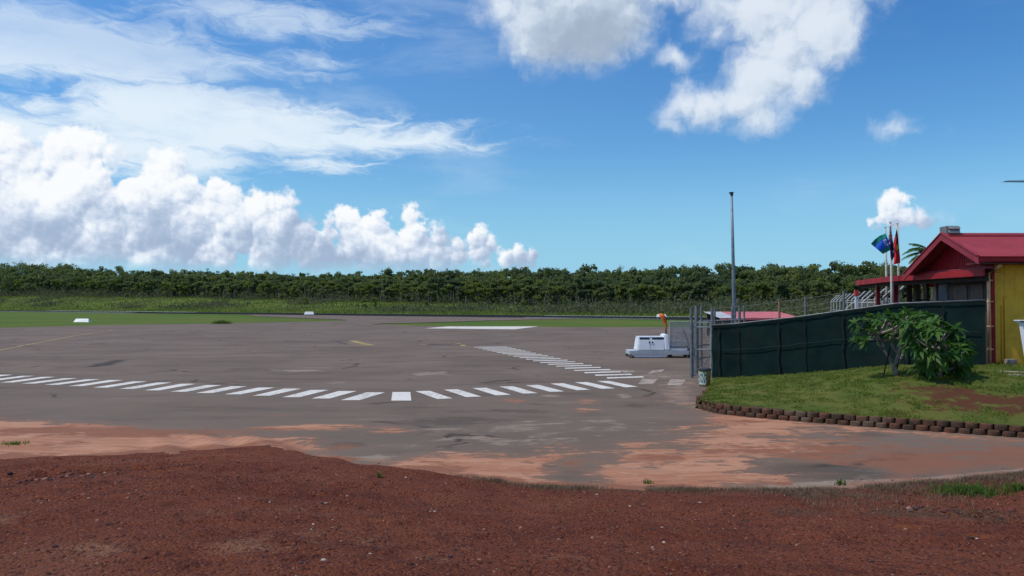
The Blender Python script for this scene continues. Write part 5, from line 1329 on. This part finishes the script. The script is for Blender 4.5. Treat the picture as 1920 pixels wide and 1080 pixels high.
SOFT = [(1080,30,165,100),(945,10,60,46),(1010,-20,150,60),(1180,-30,200,50),(1555,45,72,72),(1440,10,130,60),(1470,90,80,60),(1345,55,38,30),(1490,150,60,50),(1400,185,96,46),(1440,140,80,70),(1330,200,70,44),(1285,195,44,40),(1268,230,22,26),(1420,215,60,30),(1735,408,22,6),(1668,244,34,9),(1715,246,14,4),(1276,106,34,16),(1640,-30,60,30)]
def billow(P, sc):
    """rounded cauliflower relief"""
    P_ = t.vm('ADD', P, t.vm('MULTIPLY', t.vm('SUBTRACT', t.noise(P, sc*.9, 3, .5, 0, 1), (.5, .5, .5)), (.9/sc, .9/sc, 0)))
    n = t.new('ShaderNodeTexVoronoi', feature='SMOOTH_F1', normalize=True, voronoi_dimensions='2D'); n.inputs['Detail'].default_value = 3; n.inputs['Roughness'].default_value = .52; n.inputs['Lacunarity'].default_value = 2.1
    n.inputs['Smoothness'].default_value = .35; n.inputs['Scale'].default_value = sc; t.put(n.inputs['Vector'], P_)
    return t.m('SUBTRACT', 1., n.outputs['Distance'])
def ramp(f, stops):
    n = t.new('ShaderNodeValToRGB'); t.put(n.inputs[0], f); e = n.color_ramp.elements
    e[0].position, e[0].color = stops[0][0], (*stops[0][1], 1); e[1].position, e[1].color = stops[-1][0], (*stops[-1][1], 1)
    for p, c_ in stops[1:-1]: q = e.new(p); q.color = (*c_, 1)
    return n.outputs[0]
def warp(P, sc, amp, dt=4):
    return t.vm('ADD', P, t.vm('MULTIPLY', t.vm('SUBTRACT', t.noise(P, sc, dt, .55, 0, 1), (.5, .5, .5)), (amp, amp, 0)))
def puffs(P):
    """three sizes of rounded puffs, in degrees of relief"""
    acc = None
    for sc, amp, wa in ((.33, 1.5, 2.2), (.85, .40, .9), (2.1, .11, .35)):
        n = t.new('ShaderNodeTexVoronoi', feature='F1', voronoi_dimensions='2D'); n.inputs['Scale'].default_value = sc; n.inputs['Randomness'].default_value = .95
        t.put(n.inputs['Vector'], warp(P, sc*1.5, wa, 3)); d_ = n.outputs['Distance']
        v_ = t.m('MULTIPLY_ADD', t.m('MULTIPLY', d_, d_), -amp*1.55, amp)
        acc = v_ if acc is None else t.m('ADD', acc, v_)
    return acc
def heap(P):
    cone = hemi = None
    for cx, cy, r in BANK:
        r_ = r/25.3; q = t.vm('DISTANCE', P, (az(cx), el(cx, cy), 0), out=1)
        c_ = t.m('SUBTRACT', r_, q); cone = c_ if cone is None else t.m('MAXIMUM', cone, c_)
        h_ = t.m('MULTIPLY', t.m('MULTIPLY', c_, t.m('ADD', q, r_)), .62/r_)
        hemi = h_ if hemi is None else t.m('SMOOTH_MAX', hemi, h_, .12)
    return cone, hemi
PB_ = warp(AE, .42, 1.1, 3)
OFF = (-.20, .30, 0.)
c0, h0 = heap(PB_); c1, h1 = heap(t.vm('ADD', PB_, OFF))
p0 = puffs(AE); p1 = puffs(t.vm('ADD', AE, OFF)); n0 = t.noise(AE, 1.6, 6, .62)
edge = t.m('ADD', t.m('ADD', c0, t.m('MULTIPLY', t.m('SUBTRACT', p0, 1.2), .62)), t.m('MULTIPLY', t.m('SUBTRACT', n0, .5), 1.0))
Ebase = t.m('ADD', t.m('MULTIPLY', t.m('SUBTRACT', t.noise(t.vm('MULTIPLY', AE, (.3, 1., 1.)), .8, 5, .6), .5), 1.2), EL)
aB = t.m('MULTIPLY', t.step(edge, -.06, t.m('MULTIPLY_ADD', t.noise(AE, .5, 3, .5), .8, .10)), t.step(Ebase, 1.9, 3.5, 0, .98))
lit = t.m('ADD', t.m('MULTIPLY', t.m('SUBTRACT', h0, h1), 1.9), t.m('MULTIPLY', t.m('SUBTRACT', p0, p1), .72))
low = t.step(t.m('ADD', Ebase, t.m('MULTIPLY', t.m('SUBTRACT', t.noise(AE, .16, 3, .5), .5), 5.)), 1.5, 8.0, -.34, .12)
mot = t.m('MULTIPLY', t.m('SUBTRACT', t.noise(t.vm('MULTIPLY', AE, (.75, 1.1, 1.)), .24, 6, .6), .5), 1.5)
veilB = t.m('MULTIPLY', t.m('SUBTRACT', t.noise(AE, .9, 8, .68), .5), .85)
shade = t.m('ADD', t.m('ADD', t.m('MULTIPLY_ADD', lit, .62, .56), low), t.m('ADD', mot, veilB))
shade = t.step(shade, -.10, 1.05)
cB = ramp(shade, [(0, (.37, .47, .64)), (.3, (.49, .59, .75)), (.55, (.64, .72, .86)), (.82, (.82, .88, .96)), (1, (.97, .985, 1.)) ])
# soft fair-weather puffs overhead
Pw = t.vm('ADD', AE, t.vm('MULTIPLY', t.vm('SUBTRACT', t.noise(AE, .35, 5, .6, 0, 1), (.5, .5, .5)), (1.9, 1.9, 0)))
def soft_h(P):
    h = t.m('ADD', field(P, SOFT), t.m('MULTIPLY', t.m('SUBTRACT', t.noise(P, .36, 8, .55), .5), 2.1))
    return t.m('ADD', h, t.m('MULTIPLY', t.m('SUBTRACT', billow(P, .5), .70), 1.0))
S0 = soft_h(Pw); S1_ = soft_h(t.vm('ADD', Pw, (-.35, .5, 0.)))
aS = t.step(S0, -.5, 1.5); sl = t.lin(t.m('SUBTRACT', S0, S1_), -1.1, 1.1)
grey = t.m('MULTIPLY', t.step(t.vm('LENGTH', t.vm('DIVIDE', t.vm('SUBTRACT', AE, (az(1090), el(1090, 50), 0)), (6.2, 4.0, 1)), out=1), 1.15, .25), .75)
sl = t.m('SUBTRACT', t.m('ADD', sl, t.step(S0, 0, 2.2, .12, .26)), grey)
cS = ramp(t.step(sl, -.35, 1.0), [(0, (.40, .48, .58)), (.4, (.54, .63, .74)), (.7, (.70, .78, .87)), (1, (.82, .88, .95))])
# high thin streaks
CIR = [(330,215,190,62),(470,240,230,52),(620,250,200,34),(760,255,130,24),(850,266,60,9),(250,190,110,40),(610,312,70,17),(90,80,330,60),(330,110,210,26),(540,105,60,10),(85,195,55,14),(10,240,140,40),(500,30,200,26),(300,290,180,40)]
Pst = t.vm('ADD', AE, t.vm('MULTIPLY', t.vm('SUBTRACT', t.noise(t.vm('MULTIPLY', AE, (.35, 1., 1.)), .35, 5, .6, 0, 1), (.5, .5, .5)), (4.5, 2.0, 0)))
Ci = t.m('ADD', field(Pst, CIR), t.m('MULTIPLY', t.m('SUBTRACT', t.noise(t.vm('MULTIPLY', Pst, (.28, 1., 1.)), .95, 9, .66, .6), .5), 2.6))
aC = t.m('MULTIPLY', t.step(Ci, -.6, 1.05), t.step(t.noise(t.vm('MULTIPLY', Pst, (.4, 1, 1)), .4, 6, .6), .22, .55, .72, .97))
dim = t.step(EL, 13, 17, .95, .58); aC = t.m('MULTIPLY', aC, dim)
# very faint veils
veil = t.m('MULTIPLY', t.step(t.noise(t.vm('MULTIPLY', AE, (.25, 1, 1)), .24, 6, .6, .2), .50, .80), t.step(AZ, 30, -5, .04, .2))
cC = (.80, .90, .98)
# the sky beyond the view gets scattered cloud too
front = t.step(Yc, -.1, .25)
t.dim = '3D'
gen = t.m('MULTIPLY', t.step(t.noise(t.vm('MULTIPLY', D, (1, 1, 2.2)), 2.4, 8, .6), .52, .66), t.m('SUBTRACT', 1., front))
skyc = t.mix(t.step(EL, 2., 24.), t.vm('MULTIPLY', sky.outputs[0], (.55, .92, 1.10)), t.vm('MULTIPLY', sky.outputs[0], (.50, .90, 1.24)))
skyc = t.mix(t.m('MULTIPLY', t.step(AZ, -10, 32), t.step(EL, 6, 22)), skyc, t.vm('MULTIPLY', skyc, (.68, .84, .92)))
bg.inputs['Strength'].default_value = .12; t.put(bg.inputs['Color'], skyc)
def over(prev, color, alpha):
    b_ = t.new('ShaderNodeBackground'); t.put(b_.inputs['Color'], color); b_.inputs['Strength'].default_value = 1.
    mx = t.new('ShaderNodeMixShader'); t.put(mx.inputs[0], alpha); t.l.new(prev, mx.inputs[1]); t.l.new(b_.outputs[0], mx.inputs[2]); return mx.outputs[0]
sh = over(bg.outputs[0], (.31, .61, .86), t.m('MULTIPLY', t.step(EL, 12., 0.), .75))
sh = over(sh, cC, t.m('MULTIPLY', veil, front)); sh = over(sh, cC, t.m('MULTIPLY', aC, front))
sh = over(sh, cS, t.m('MULTIPLY', t.m('MULTIPLY', aS, .88), front)); sh = over(sh, cB, t.m('MULTIPLY', aB, front)); sh = over(sh, (.72, .78, .86), gen)
t.l.new(sh, outn.inputs['Surface'])

sun = bpy.data.lights.new('sun', 'SUN'); sun.energy = 3.1; sun.angle = R(.6); sun.color = (1, .94, .84)
so = bpy.data.objects.new('sun', sun); col.objects.link(so)
dv = Vector((math.sin(R(SUN_AZ))*math.cos(R(SUN_EL)), math.cos(R(SUN_AZ))*math.cos(R(SUN_EL)), math.sin(R(SUN_EL))))
so.rotation_euler = dv.to_track_quat('Z', 'Y').to_euler(); so.location = dv*60

cam = bpy.data.cameras.new('camera'); co = bpy.data.objects.new('camera', cam); col.objects.link(co); scene.camera = co
cam.sensor_width = 36; cam.lens = F/1920*36; cam.clip_end = 30000; cam.clip_start = .05
co.location = (0, 0, EYE); co.rotation_euler = (R(90) + math.atan((HY-540)/F), 0, 0)
scene.view_settings.view_transform = 'Standard'; scene.view_settings.look = 'None'
scene.view_settings.gamma = 1; scene.view_settings.exposure = 0; scene.view_settings.use_curve_mapping = False
scene.render.resolution_x = 1024; scene.render.resolution_y = 576
w.cycles.sampling_method = 'MANUAL'; w.cycles.sample_map_resolution = 256
scene.cycles.max_bounces = 6
